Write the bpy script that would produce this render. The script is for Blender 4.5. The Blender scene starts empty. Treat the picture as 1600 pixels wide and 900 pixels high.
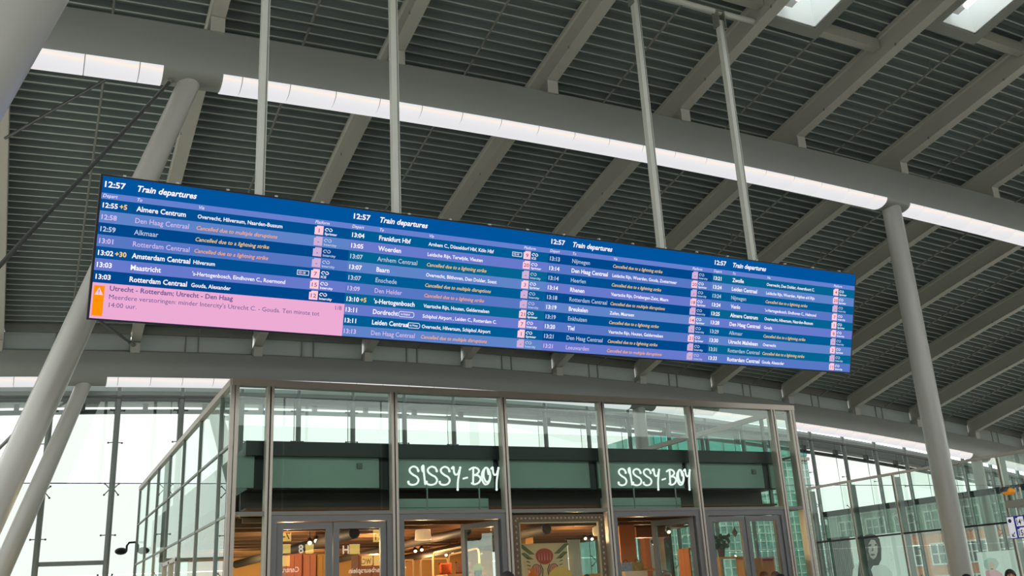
import bpy, math, random
from mathutils import Vector, Matrix
random.seed(7)
SC = bpy.context.scene
COL = SC.collection
PI = math.pi

# ------------------------------------------------------------------ camera
FPX, PITCH, ROLL, YAW, EYE = 1481.9, .316635, -.055801, .47217, 1.6
_F = Vector((math.sin(YAW)*math.cos(PITCH), math.cos(YAW)*math.cos(PITCH), math.sin(PITCH)))
_R0 = Vector((math.cos(YAW), -math.sin(YAW), 0)); _U0 = _R0.cross(_F)
_R = _R0*math.cos(ROLL)+_U0*math.sin(ROLL); _U = _U0*math.cos(ROLL)-_R0*math.sin(ROLL)
cam = bpy.data.cameras.new('camera'); camo = bpy.data.objects.new('camera', cam); COL.objects.link(camo)
m = Matrix((( _R.x,_U.x,-_F.x,0),(_R.y,_U.y,-_F.y,0),(_R.z,_U.z,-_F.z,EYE),(0,0,0,1)))
camo.matrix_world = m
cam.sensor_width = 36; cam.lens = 36*FPX/1600; cam.clip_end = 400; cam.clip_start = .05
SC.camera = camo

# ------------------------------------------------------------------ light and exposure
w = bpy.data.worlds.new('overcast sky'); SC.world = w; w.use_nodes = True
nt = w.node_tree; nt.nodes.clear()
wo = nt.nodes.new('ShaderNodeOutputWorld'); bg = nt.nodes.new('ShaderNodeBackground')
tc = nt.nodes.new('ShaderNodeTexCoord'); no = nt.nodes.new('ShaderNodeTexNoise'); rp = nt.nodes.new('ShaderNodeValToRGB')
no.inputs['Scale'].default_value = 2.2; no.inputs['Detail'].default_value = 4
rp.color_ramp.elements[0].position = .3; rp.color_ramp.elements[0].color = (.90,.95,.93,1)
rp.color_ramp.elements[1].position = .7; rp.color_ramp.elements[1].color = (1,1,.97,1)
nt.links.new(tc.outputs['Generated'], no.inputs['Vector']); nt.links.new(no.outputs['Fac'], rp.inputs['Fac'])
nt.links.new(rp.outputs['Color'], bg.inputs['Color']); nt.links.new(bg.outputs['Background'], wo.inputs['Surface'])
bg.inputs['Strength'].default_value = 3.6
SC.view_settings.view_transform = 'Standard'; SC.view_settings.look = 'None'
SC.view_settings.exposure = 0.0; SC.view_settings.gamma = 1.0; SC.view_settings.use_curve_mapping = False
sunl = bpy.data.lights.new('cloud_sun', 'SUN'); sunl.energy = .5; sunl.angle = 1.2; sunl.color = (1,.98,.94)
suno = bpy.data.objects.new('cloud_sun', sunl); COL.objects.link(suno); suno.rotation_euler = (math.radians(52), 0, math.radians(120))

# ------------------------------------------------------------------ helpers
def lin(c): return tuple(((v/255)/12.92 if v/255 <= .04045 else ((v/255+.055)/1.055)**2.4) for v in c)
def at(x, y, Y):
    """world point on the plane at depth Y seen along the sight line of the photograph's point x,y"""
    d = _F+_R*((x-800)/FPX)-_U*((y-450)/FPX)
    t = Y/d.y
    return Vector((d.x*t, Y, d.z*t+EYE))
def atX(x, y, X):
    d = _F+_R*((x-800)/FPX)-_U*((y-450)/FPX); t = X/d.x
    return Vector((X, d.y*t, d.z*t+EYE))

class MB:
    def __init__(s): s.v = []; s.f = []; s.mi = []; s.m = 0
    def add(s, vs, fs):
        b = len(s.v); s.v += [tuple(v) for v in vs]
        for f in fs: s.f.append(tuple(i+b for i in f)); s.mi.append(s.m)
        return s
    def box(s, x0, y0, z0, x1, y1, z1):
        x0,x1 = sorted((x0,x1)); y0,y1 = sorted((y0,y1)); z0,z1 = sorted((z0,z1))
        return s.add([(x0,y0,z0),(x1,y0,z0),(x1,y1,z0),(x0,y1,z0),(x0,y0,z1),(x1,y0,z1),(x1,y1,z1),(x0,y1,z1)],
              [(0,3,2,1),(4,5,6,7),(0,1,5,4),(1,2,6,5),(2,3,7,6),(3,0,4,7)])
    def tube(s, pts, r, n=8, cap=True, r2=None, closed=False):
        pts = [Vector(p) for p in pts]; L = len(pts)
        rs = r if isinstance(r, (list, tuple)) else [r]*L
        ref = Vector((0,0,1))
        rings = []
        prev = None
        for i, p in enumerate(pts):
            if closed: t = pts[(i+1) % L]-pts[i-1]
            else: t = pts[min(i+1, L-1)]-pts[max(i-1, 0)]
            if t.length < 1e-9: t = Vector((0,0,1))
            t.normalize()
            if prev is None:
                a = t.cross(Vector((0,0,1)))
                if a.length < .05: a = t.cross(Vector((0,1,0)))
                a.normalize()
            else:
                a = prev-t*prev.dot(t)
                if a.length < 1e-6: a = t.orthogonal()
                a.normalize()
            prev = a; b = t.cross(a)
            rings.append([p+(a*math.cos(2*PI*k/n)+b*math.sin(2*PI*k/n))*rs[i] for k in range(n)])
        vs = [q for rg in rings for q in rg]; fs = []
        for i in range(L if closed else L-1):
            j = (i+1) % L
            for k in range(n):
                fs.append((i*n+k, i*n+(k+1) % n, j*n+(k+1) % n, j*n+k))
        if cap and not closed:
            fs.append(tuple(range(n-1, -1, -1))); fs.append(tuple((L-1)*n+k for k in range(n)))
        return s.add(vs, fs)
    def lathe(s, c, prof, n=16):
        c = Vector(c); vs = []; fs = []
        for r, z in prof:
            for k in range(n): vs.append(c+Vector((r*math.cos(2*PI*k/n), r*math.sin(2*PI*k/n), z)))
        for i in range(len(prof)-1):
            for k in range(n): fs.append((i*n+k, i*n+(k+1) % n, (i+1)*n+(k+1) % n, (i+1)*n+k))
        if prof[0][0] > 1e-4: fs.append(tuple(range(n-1, -1, -1)))
        if prof[-1][0] > 1e-4: fs.append(tuple((len(prof)-1)*n+k for k in range(n)))
        return s.add(vs, fs)
    def ball(s, c, r, n=12, sc=(1,1,1)):
        m_ = n//2; b = []
        prof = [(max(1e-5, math.sin(PI*i/m_)), -math.cos(PI*i/m_)) for i in range(m_+1)]
        vs = []; fs = []
        for rr, z in prof:
            for k in range(n): vs.append((c[0]+r*sc[0]*rr*math.cos(2*PI*k/n), c[1]+r*sc[1]*rr*math.sin(2*PI*k/n), c[2]+r*sc[2]*z))
        for i in range(m_):
            for k in range(n): fs.append((i*n+k, i*n+(k+1) % n, (i+1)*n+(k+1) % n, (i+1)*n+k))
        return s.add(vs, fs)
    def sweep(s, prof, stations):
        """closed profile [(a,b)..]; stations: function list giving (a,b)->Vector"""
        n = len(prof); L = len(stations); vs = []; fs = []
        for st in stations: vs += [st(a, b) for a, b in prof]
        for i in range(L-1):
            for k in range(n): fs.append((i*n+k, i*n+(k+1) % n, (i+1)*n+(k+1) % n, (i+1)*n+k))
        fs.append(tuple(range(n-1, -1, -1))); fs.append(tuple((L-1)*n+k for k in range(n)))
        return s.add(vs, fs)
    def poly(s, pts, d):
        """flat plate: outline pts (3d) with thickness vector d"""
        n = len(pts); d = Vector(d); pts = [Vector(p) for p in pts]
        vs = pts+[p+d for p in pts]
        fs = [tuple(range(n)), tuple(range(2*n-1, n-1, -1))]+[(k, k+n, (k+1) % n+n, (k+1) % n) for k in range(n)]
        return s.add(vs, fs)
    def mesh(s, name, mats):
        me = bpy.data.meshes.new(name); me.from_pydata(s.v, [], s.f)
        if not isinstance(mats, (list, tuple)): mats = [mats]
        for mm in mats: me.materials.append(mm)
        if len(mats) > 1: me.polygons.foreach_set('material_index', s.mi)
        me.update(); return me
    def build(s, name, mats, parent=None, smooth=False, fix=True):
        me = s.mesh(name, mats)
        if fix:
            import bmesh
            b = bmesh.new(); b.from_mesh(me); bmesh.ops.recalc_face_normals(b, faces=b.faces); b.to_mesh(me); b.free()
        if smooth: shade(me, 35)
        o = bpy.data.objects.new(name, me); COL.objects.link(o)
        if parent: o.parent = parent; o.matrix_parent_inverse = Matrix.Translation(-parent.location) if parent.type == 'EMPTY' and parent.parent is None else Matrix()
        return o
def shade(me, ang):
    me.polygons.foreach_set('use_smooth', [True]*len(me.polygons))
    try: me.set_sharp_from_angle(angle=math.radians(ang))
    except Exception: pass
def link_copy(me, name, parent, loc=(0,0,0)):
    o = bpy.data.objects.new(name, me); COL.objects.link(o); o.parent = parent
    if parent is not None and parent.type == 'EMPTY': o.matrix_parent_inverse = Matrix.Translation(-parent.location)
    o.location = loc
    return o
def tag(o, label=None, cat=None, group=None, kind=None):
    if label: o['label'] = label
    if cat: o['category'] = cat
    if group: o['group'] = group
    if kind: o['kind'] = kind
    return o
def thing(name, loc, label, cat, group=None):
    o = bpy.data.objects.new(name, None); COL.objects.link(o); o.location = loc; o.empty_display_size = .2
    return tag(o, label, cat, group)

# ------------------------------------------------------------------ materials
def mat(name, rgb, rough=.5, metal=0., var=.08, scale=3., bump=0., emit=None, es=1., spec=.5, stretch=None):
    M_ = bpy.data.materials.new(name); M_.use_nodes = True; t = M_.node_tree; b = t.nodes['Principled BSDF']
    c = lin(rgb)
    b.inputs['Roughness'].default_value = rough; b.inputs['Metallic'].default_value = metal
    b.inputs['Specular IOR Level'].default_value = spec
    n_ = t.nodes.new('ShaderNodeTexNoise'); n_.inputs['Scale'].default_value = scale; n_.inputs['Detail'].default_value = 5
    tc_ = t.nodes.new('ShaderNodeTexCoord')
    if stretch:
        mp = t.nodes.new('ShaderNodeMapping'); mp.inputs['Scale'].default_value = stretch
        t.links.new(tc_.outputs['Object'], mp.inputs['Vector']); t.links.new(mp.outputs['Vector'], n_.inputs['Vector'])
    else: t.links.new(tc_.outputs['Object'], n_.inputs['Vector'])
    mx = t.nodes.new('ShaderNodeMix'); mx.data_type = 'RGBA'
    mx.inputs['A'].default_value = (*[v*(1-var) for v in c], 1); mx.inputs['B'].default_value = (*[min(1, v*(1+var)) for v in c], 1)
    t.links.new(n_.outputs['Fac'], mx.inputs['Factor']); t.links.new(mx.outputs['Result'], b.inputs['Base Color'])
    if bump:
        bp = t.nodes.new('ShaderNodeBump'); bp.inputs['Strength'].default_value = bump; bp.inputs['Distance'].default_value = .02
        t.links.new(n_.outputs['Fac'], bp.inputs['Height']); t.links.new(bp.outputs['Normal'], b.inputs['Normal'])
    if emit:
        b.inputs['Emission Color'].default_value = (*lin(emit), 1); b.inputs['Emission Strength'].default_value = es
    return M_
def glow(name, rgb, s=1.):
    M_ = bpy.data.materials.new(name); M_.use_nodes = True; t = M_.node_tree; t.nodes.clear()
    o = t.nodes.new('ShaderNodeOutputMaterial'); e = t.nodes.new('ShaderNodeEmission')
    e.inputs['Color'].default_value = (*lin(rgb), 1); e.inputs['Strength'].default_value = s
    t.links.new(e.outputs[0], o.inputs['Surface']); return M_
def glass(name, tint, refl=.0, rough=0.):
    M_ = bpy.data.materials.new(name); M_.use_nodes = True; t = M_.node_tree; t.nodes.clear()
    o = t.nodes.new('ShaderNodeOutputMaterial'); tr = t.nodes.new('ShaderNodeBsdfTransparent'); g = t.nodes.new('ShaderNodeBsdfGlossy')
    mx = t.nodes.new('ShaderNodeMixShader'); ad = t.nodes.new('ShaderNodeMath'); ad.operation = 'MULTIPLY_ADD'; ad.use_clamp = True
    tr.inputs['Color'].default_value = (*tint, 1); g.inputs['Roughness'].default_value = rough; g.inputs['Color'].default_value = (.9,1,.95,1)
    # thin sheet: Schlick reflectance, the same from either side
    lw = t.nodes.new('ShaderNodeLayerWeight'); lw.inputs['Blend'].default_value = .5
    pw = t.nodes.new('ShaderNodeMath'); pw.operation = 'POWER'; pw.inputs[1].default_value = 5
    t.links.new(lw.outputs['Facing'], pw.inputs[0]); t.links.new(pw.outputs[0], ad.inputs[0])
    ad.inputs[1].default_value = 1-.05-refl; ad.inputs[2].default_value = .05+refl
    t.links.new(ad.outputs[0], mx.inputs['Fac']); t.links.new(tr.outputs[0], mx.inputs[1]); t.links.new(g.outputs[0], mx.inputs[2])
    t.links.new(mx.outputs[0], o.inputs['Surface']); return M_
M = {}
M['steel'] = mat('grey painted steel', (176,175,166), .42, .0, .05, .8, .02)
M['girder'] = mat('girder paint', (138,141,136), .38, 0, .05, .5, .02)
M['column'] = mat('column paint', (172,171,166), .3, 0, .04, .6, .02)
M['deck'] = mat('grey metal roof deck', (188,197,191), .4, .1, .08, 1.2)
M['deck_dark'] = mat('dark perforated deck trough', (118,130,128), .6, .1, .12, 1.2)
M['rod'] = mat('rod paint', (128,130,124), .5, .1)
M['dark_rod'] = mat('dark steel rod', (84,86,86), .5, .4)
M['pendant'] = mat('light hanger paint', (205,207,200), .35, 0, .03)
M['black'] = mat('black casing', (14,16,30), .4, 0, .1)
M['alu'] = mat('warm aluminium frame', (178,170,160), .35, .35, .06, 2)
M['alu_dark'] = mat('dark seal', (28,28,28), .6)
M['doorframe'] = mat('grey door frame', (106,107,108), .4, .15, .05)
M['fascia'] = mat('green grey fascia', (128,150,140), .35, 0, .05)
M['black_band'] = mat('black roof edge', (16,24,26), .4)
M['plenum'] = mat('dark brown plenum', (62,54,48), .6)
M['white'] = mat('white shaft', (228,232,232), .6, 0, .03)
M['concrete'] = mat('hall floor stone', (196,193,184), .35, 0, .12, .6, .05)
M['ground'] = mat('paved ground', (160,160,154), .8, 0, .1, .3)
M['glass'] = glass('clear facade glass', (.295,.305,.292))
M['glass_g'] = glass('green pavilion glass', (.80,.93,.87), .0)
M['glass_side'] = glass('shop side glass', (.80,.93,.87), .22)
M['glass_p'] = glass('pavilion side glass', (.74,.88,.81), .03)
M['glass_d'] = glass('door glass', (.86,.93,.89), .07)
M['glass_r'] = glass('rooflight glass', (.85,.87,.87))
M['alu_g'] = mat('grey transom', (112,112,108), .4, .2)
M['glass_s'] = glass('smoked green panel', (.42,.52,.47), .04)
M['tube'] = mat('facade tube paint', (120,128,124), .45, .1)

def diffuser_mat():
    M_ = glow('light diffuser', (252,244,240), 1.0); t = M_.node_tree; e = [n for n in t.nodes if n.type == 'EMISSION'][0]
    tc_ = t.nodes.new('ShaderNodeTexCoord'); sp = t.nodes.new('ShaderNodeSeparateXYZ'); r = t.nodes.new('ShaderNodeValToRGB')
    t.links.new(tc_.outputs['Generated'], sp.inputs[0]); t.links.new(sp.outputs['Z'], r.inputs['Fac'])
    el = r.color_ramp.elements; el[0].position = 0; el[0].color = (.78,.78,.80,1); el[1].position = 1; el[1].color = (.80,.80,.82,1)
    a = el.new(.40); a.color = (.86,.84,.85,1); a = el.new(.62); a.color = (1,.88,.78,1); a = el.new(.84); a.color = (.86,.84,.85,1)
    t.links.new(r.outputs['Color'], e.inputs['Color']); return M_
M['diffuser'] = diffuser_mat()
def panel_mat():
    M_ = bpy.data.materials.new('translucent clerestory panel'); M_.use_nodes = True; t = M_.node_tree; t.nodes.clear()
    o = t.nodes.new('ShaderNodeOutputMaterial'); d = t.nodes.new('ShaderNodeBsdfDiffuse'); tl = t.nodes.new('ShaderNodeBsdfTranslucent'); mx = t.nodes.new('ShaderNodeMixShader')
    d.inputs['Color'].default_value = (.45,.48,.46,1); tl.inputs['Color'].default_value = (.32,.34,.32,1); mx.inputs['Fac'].default_value = .62
    t.links.new(d.outputs[0], mx.inputs[1]); t.links.new(tl.outputs[0], mx.inputs[2]); t.links.new(mx.outputs[0], o.inputs['Surface']); return M_
M['clerestory'] = panel_mat()

# ------------------------------------------------------------------ roof geometry
Y0, Y1, Y2, Y3 = 3.2, 16.4, 29.6, 30.1
def arch(X): return -.00245*(X-10.5)**2
def zr(X, Y):
    """underside of the roof rafters"""
    t = Y-Y1
    return 12.45+arch(X)+(-.185*t if t < 0 else -.18*t-.003*t*t)
XL, XR, YN, YF = -8.5, 52.7, -6.0, 30.0
RX = [2.3+3.6*k for k in range(-3, 15)]

fl = MB().box(-30, -30, -.2, 70, Y3+.1, 0).build('floor', M['concrete']); tag(fl, kind='structure')
gr = MB().box(-150, -150, -.45, 200, 190, -.22).build('ground', M['ground']); tag(gr, kind='structure')

wb = MB().box(-30, -30.3, 0, 70, -30, 13).build('added_wall_back', mat('added dark back wall', (88,84,80), .7)); tag(wb, kind='structure')  # added out of view: dark surface for the shop glass to mirror, open above
wl = MB().box(-30.3, -30, 0, -30, Y3, 15).build('added_wall_left', mat('added dark side wall', (96,94,90), .7)); tag(wl, kind='structure')  # added out of view to cut the daylight coming from the left
ceil = thing('ceiling', (10, 12, 12), None, None); tag(ceil, kind='structure')
# corrugated deck, one sheet per bay
def deck_panel(xa, xb):
    mb = MB(); pitch = .268; d = .13; top = .62
    ys = []
    y = YN
    while y < YF:
        ys += [(y, top), (y+.038, top), (y+.060, top+d), (y+.120, top+d), (y+.128, top+d-.03), (y+.150, top+d-.03), (y+.158, top+d), (y+.246, top+d)]
        y += pitch
    ys.append((YF, top))
    nx = 3; vs = []; fs = []
    for i in range(nx):
        X = xa+(xb-xa)*i/(nx-1)
        for (yy, h) in ys: vs.append((X, yy, zr(X, yy)+h))
    n = len(ys)
    for i in range(nx-1):
        for k in range(n-1): fs.append((i*n+k, i*n+k+1, (i+1)*n+k+1, (i+1)*n+k))
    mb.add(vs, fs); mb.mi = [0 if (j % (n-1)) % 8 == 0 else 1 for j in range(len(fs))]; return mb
def clip_deck(mb, x0, x1, y0, y1):
    keep = []; mi = []
    for f, q in zip(mb.f, mb.mi):
        cx = sum(mb.v[i][0] for i in f)/4; cy = sum(mb.v[i][1] for i in f)/4
        if not (x0 < cx < x1 and y0 < cy < y1): keep.append(f); mi.append(q)
    mb.f = keep; mb.mi = mi; return mb
# skylight wells: bay index -> (x0,x1,y0,y1)
SKY = {13.0: (13.42, 14.52, 8.0, 13.05), 16.6: (17.32, 18.34, 7.0, 11.95)}
def deck_with_hole(xa, xb, h):
    mb = MB(); parts = [(xa, h[0]), (h[0], h[1]), (h[1], xb)]
    for i, (a, b) in enumerate(parts):
        m2 = deck_panel(a, b)
        if i == 1: clip_deck(m2, a-.1, b+.1, h[2], h[3])
        mb.add(m2.v, m2.f); mb.mi[-len(m2.f):] = m2.mi
    return mb
for a, b in zip(RX[:-1], RX[1:]):
    hole = [v for k, v in SKY.items() if abs(k-a) < .2]
    mb = deck_with_hole(a, b, hole[0]) if hole else deck_panel(a, b)
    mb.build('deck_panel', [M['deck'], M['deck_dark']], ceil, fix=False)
# weather skin above the deck so no sky leaks in, with the skylight openings left out
mb = MB()
for a, b in zip(RX[:-1], RX[1:]):
    hole = [v for k, v in SKY.items() if abs(k-a) < .2]
    n = 16
    for i in range(n):
        y0 = -30+(YF+30)*i/n; y1 = -30+(YF+30)*(i+1)/n
        cells = [(a, b, y0, y1)]
        if hole:
            h = hole[0]
            if y1 > h[2] and y0 < h[3]:
                cells = [(a, h[0], y0, y1), (h[1], b, y0, y1)]
                if y0 < h[2]: cells.append((h[0], h[1], y0, h[2]))
                if y1 > h[3]: cells.append((h[0], h[1], h[3], y1))
        for (p, q, r_, s_) in cells:
            T = 1.0
            mb.add([(p,r_,zr(p,r_)+T),(q,r_,zr(q,r_)+T),(q,s_,zr(q,s_)+T),(p,s_,zr(p,s_)+T)], [(0,1,2,3)])
mb.build('roof_skin', M['deck_dark'], ceil, fix=False)
# rafters: I-shaped steel beams following the slope
prof = [(-.135,0),(.135,0),(.135,.035),(.10,.05),(.10,.10),(.07,.11),(.07,.5),(.11,.53),(.11,.62),(-.11,.62),(-.11,.53),(-.07,.5),(-.07,.11),(-.10,.10),(-.10,.05),(-.135,.035)]
for X in RX:
    st = []
    for i in range(15):
        Y = YN+(YF-YN)*i/14
        st.append(lambda a, b, X=X, Y=Y: Vector((X+a, Y, zr(X, Y)+b)))
    r = MB().sweep(prof, st).build('rafter', M['steel'], ceil)
    for Y in (Y0, Y1, Y2):
        MB().box(X-.13, Y-.34, zr(X,Y)-.26, X+.13, Y+.2, zr(X,Y)+.05).build('bearing_block', M['steel'], r)
    for i in range(9):
        Y = 8+i*2.35
        if abs(Y-Y1) > .8: MB().box(X-.145, Y-.02, zr(X,Y)-.006, X-.12, Y+.02, zr(X,Y)+.05).build('bolt_plate', M['rod'], r)
for X in RX[:-1]:
    xc = X+1.8
    for (a, b) in ((YN, Y1-.25), (Y1-.1, Y2-.2)):
        pts = [(xc, a+(b-a)*i/8, zr(xc, a+(b-a)*i/8)+(.32 if i < 8 else .32)) for i in range(9)]
        mb = MB().tube(pts, .026, 6)
        for i in range(1, 8, 2):
            p = pts[i]; mb.box(p[0]-.012, p[1]-.012, p[2], p[0]+.012, p[1]+.012, p[2]+.35)
        mb.build('conduit_pipe', M['rod'], ceil)
    # pale infill panels above the far girder
    for (a, b) in ((X+.11, xc-.335), (xc-.335, xc+.04), (xc+.04, X+3.6-.11)):
        c = MB()
        c.add([(a, Y2+.05, zr(a,Y2)-.12),(b, Y2+.05, zr(b,Y2)-.12),(b, Y2+.05, zr(b,Y2)+.40),(a, Y2+.05, zr(a,Y2)+.40),
               (a, Y2+.08, zr(a,Y2)-.12),(b, Y2+.08, zr(b,Y2)-.12),(b, Y2+.08, zr(b,Y2)+.40),(a, Y2+.08, zr(a,Y2)+.40)],
              [(0,1,2,3),(7,6,5,4),(0,4,5,1),(1,5,6,2),(2,6,7,3),(3,7,4,0)])
        c.build('clerestory_panel', M['clerestory'], ceil)
    s = MB()
    for q in (xc-.335, xc+.04): s.box(q-.02, Y2+.03, zr(q,Y2)-.12, q+.02, Y2+.1, zr(q,Y2)+.42)
    a, b = X+.13, X+3.47
    for zo, hh in ((-.16, .05), (.40, .26)):
        s.add([(a, Y2, zr(a,Y2)+zo),(b, Y2, zr(b,Y2)+zo),(b, Y2, zr(b,Y2)+zo+hh),(a, Y2, zr(a,Y2)+zo+hh),
               (a, Y2+.12, zr(a,Y2)+zo),(b, Y2+.12, zr(b,Y2)+zo),(b, Y2+.12, zr(b,Y2)+zo+hh),(a, Y2+.12, zr(a,Y2)+zo+hh)],
              [(0,1,2,3),(7,6,5,4),(0,4,5,1),(1,5,6,2),(2,6,7,3),(3,7,4,0)])
    s.build('clerestory_rail', M['rod'], ceil)
# roof trimmers and skylight wells
def xbeam(xa, xb, y, w_, zo, h, name, mt, par):
    s = MB()
    s.add([(xa,y,zr(xa,y)+zo),(xb,y,zr(xb,y)+zo),(xb,y+w_,zr(xb,y)+zo),(xa,y+w_,zr(xa,y)+zo),
           (xa,y,zr(xa,y)+zo+h),(xb,y,zr(xb,y)+zo+h),(xb,y+w_,zr(xb,y)+zo+h),(xa,y+w_,zr(xa,y)+zo+h)],
          [(0,3,2,1),(4,5,6,7),(0,1,5,4),(1,2,6,5),(2,3,7,6),(3,0,4,7)])
    return s.build(name, mt, par)
for X, yt in ((2.3,13.1),(5.9,13.1),(9.5,13.0),(13.1,13.2),(16.7,12.1),(20.3,12.1)):
    xbeam(X+.08, X+3.5, yt-.06, .2, .26, .26, 'roof_trimmer', M['steel'], ceil)
NSK = 0
for k, (x0, x1, y0, y1) in SKY.items():
    lab = 'rectangular rooflight with white shaft, the left of the two above the board' if k < 15 else 'rectangular rooflight with white shaft in the top right corner'
    sk = tag(thing('skylight', ((x0+x1)/2, (y0+y1)/2, zr(x0, y1)+.3), lab, 'skylight'))
    def wall(p, q, name, mt, zo=.22, zt=1.45, th=.03):
        (xa, ya), (xb, yb) = p, q
        s = MB(); d = Vector((-(yb-ya), xb-xa, 0)).normalized()*th
        zb = [zr(xa,ya)+zo, zr(xb,yb)+zo]; zt_ = [zr(xa,ya)+zt, zr(xb,yb)+zt]
        s.add([(xa,ya,zb[0]),(xb,yb,zb[1]),(xb,yb,zt_[1]),(xa,ya,zt_[0]),(xa+d.x,ya+d.y,zb[0]),(xb+d.x,yb+d.y,zb[1]),(xb+d.x,yb+d.y,zt_[1]),(xa+d.x,ya+d.y,zt_[0])],
              [(0,1,2,3),(7,6,5,4),(0,4,5,1),(1,5,6,2),(2,6,7,3),(3,7,4,0)])
        return s.build(name, mt, sk)
    wall((x1,y0),(x0,y0),'shaft_wall',M['white']); wall((x1,y1),(x1,y0),'shaft_wall',M['white'])
    wall((x0,y0),(x0,y1),'shaft_wall',M['white']); wall((x0,y1),(x1,y1),'shaft_wall',M['white'])
    W_ = .3
    fr = MB()
    for (a, b, c, d) in ((x0-W_,y0,x0-.04,y1+W_),(x1+.04,y0,x1+W_,y1+W_),(x0-.04,y1+.04,x1+.04,y1+W_)):
        fr.add([(a,b,zr(a,b)+.2),(c,b,zr(c,b)+.2),(c,d,zr(c,d)+.2),(a,d,zr(a,d)+.2),(a,b,zr(a,b)+.5),(c,b,zr(c,b)+.5),(c,d,zr(c,d)+.5),(a,d,zr(a,d)+.5)],
               [(0,3,2,1),(4,5,6,7),(0,1,5,4),(1,2,6,5),(2,3,7,6),(3,0,4,7)])
    fr.build('frame', M['girder'], sk)
    gl = MB().add([(x0,y0,zr(x0,y0)+1.4),(x1,y0,zr(x1,y0)+1.4),(x1,y1,zr(x1,y1)+1.4),(x0,y1,zr(x0,y1)+1.4)], [(0,1,2,3)]).build('pane', M['glass_r'], sk, fix=False)
    xm = x0+.22
    fx = MB(); L0, L1 = y0+.4, y1-.14
    fx.add([(xm-.14,L0,zr(xm,L0)+.38),(xm+.14,L0,zr(xm,L0)+.38),(xm+.14,L1,zr(xm,L1)+.38),(xm-.14,L1,zr(xm,L1)+.38),
            (xm-.1,L0,zr(xm,L0)+.52),(xm+.1,L0,zr(xm,L0)+.52),(xm+.1,L1,zr(xm,L1)+.52),(xm-.1,L1,zr(xm,L1)+.52)],
           [(0,3,2,1),(4,5,6,7),(0,1,5,4),(1,2,6,5),(2,3,7,6),(3,0,4,7)])
    fx.tube([(xm, L1-.05, zr(xm,L1)+.5), (xm, L1+.05, zr(xm,L1)+.62), (xm, L1+.12, zr(xm,L1)+.52)], .02, 6)
    lf = fx.build('lamp_housing', M['white'], sk)
    MB().tube([(xm, L0+.1, zr(xm,L0)+.36), (xm, L1-.3, zr(xm,L1)+.36)], .06, 8).build('lamp_tube', glow('fluorescent tube', (255,255,255), 2.5), lf)

# ------------------------------------------------------------------ girders with light strips
def hull(bt, bb):
    L = [(-.29,0),(-.34,-.3),(-.35,-.55),(-.31,bt)]
    for i in range(1, 7):
        a = PI/2*i/6
        L.append((-.31*math.cos(a), bt-(bt-bb)*math.sin(a)))
    return L+[(-a, b) for a, b in reversed(L[:-1])]
def girder(Yc, gaps, label, bt=-.915, bb=-1.10, x0=-8, x1=52, off=-.22):
    g = thing('roof_girder', (10, Yc, zr(10,Yc)-1.3), label, 'girder')
    P = hull(bt, bb); n = 40
    st = [(lambda a, b, X=x0+(x1-x0)*i/n: Vector((X, Yc+a, zr(X,Yc)+off+b))) for i in range(n+1)]
    # steel body: full hull, the strip sits a touch proud of it
    MB().sweep([(a*.97, b if b > bt+.02 else bt+(b-bt)*.86) for a, b in P], st).build('girder_body', M['girder'], g, smooth=True)
    low = [(a, b) for a, b in P if b <= bt+.01]
    prof_ = [(a*1.0, b) for a, b in low]
    X = 0.1-.9*9
    while X < x1-1:
        xa, xb = X+.008, X+.892
        for (ga, gb) in gaps:
            if xa < gb and xb > ga:
                if xa < ga and ga-xa > .15: xb = ga
                elif xb > gb and xb-gb > .15: xa = gb
                else: xa = xb = None; break
        if xa is not None:
            st = [(lambda a, b, Xq=q: Vector((Xq, Yc+a, zr(Xq,Yc)+off+b))) for q in (xa, xb)]
            MB().sweep(prof_, st).build('light_diffuser', M['diffuser'], g, smooth=True)
        X += .9
    return g
girder(Y1, [(1.40,2.45),(19.45,20.3),(37.6,38.6)], 'grey curved roof girder with glowing light strip directly behind the departure board')
girder(Y2, [(0.55,1.6),(19.7,20.7),(37.75,38.9)], 'far grey curved roof girder with light strip above the glass facade', -.78, -1.0)
girder(Y0, [(0,5)], 'grey roof girder overhead, carried by the nearest leaning column')

# ------------------------------------------------------------------ columns
def column(base, top, r0, rm, r1, label, flange=True):
    c = thing('column', base, label, 'column')
    b, t = Vector(base), Vector(top); pts = []; rs = []
    for i in range(25):
        u = i/24; pts.append(b+(t-b)*u)
        rs.append(r0+(rm-r0)*math.sin(min(1, u/.45)*PI/2) if u < .45 else rm+(r1-rm)*((u-.45)/.55)**1.6)
    MB().tube(pts, rs, 32).build('shaft', M['column'], c, smooth=True)
    MB().lathe(b, [(r0+.22,0),(r0+.22,.03),(r0+.03,.04),(r0+.03,.10)], 28).build('base_plate', M['steel'], c)
    return c
zg = lambda X, Y: zr(X,Y)-1.05
def lean(Y, label, rr=(.27,.33,.24)):
    zt = zg(2, Y)+.25; column((-1.53, Y, 0), (-1.53+.31*zt, Y, zt), *rr, label)
lean(Y0, 'huge leaning grey round column filling the top left corner')
lean(Y1, 'leaning grey tubular column passing behind the left end of the board', (.205,.225,.19))
lean(Y2, 'leaning grey tubular column by the left glass facade, thinner of two side by side', (.24,.25,.195))
column((19.9, Y1, 0), (19.9, Y1, zg(19.9,Y1)+.15), .25, .26, .235, 'upright pale grey column to the right of the departure board')
column((20.2, Y2, 0), (20.2, Y2, zg(20.2,Y2)+.15), .25, .26, .235, 'upright column seen through the upper glass of the shop, under the far girder')
column((38.3, Y2, 0), (38.3, Y2, zg(38.3,Y2)+.15), .25, .26, .235, 'upright column behind the glass side wall at far right, under the far girder')
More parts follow.
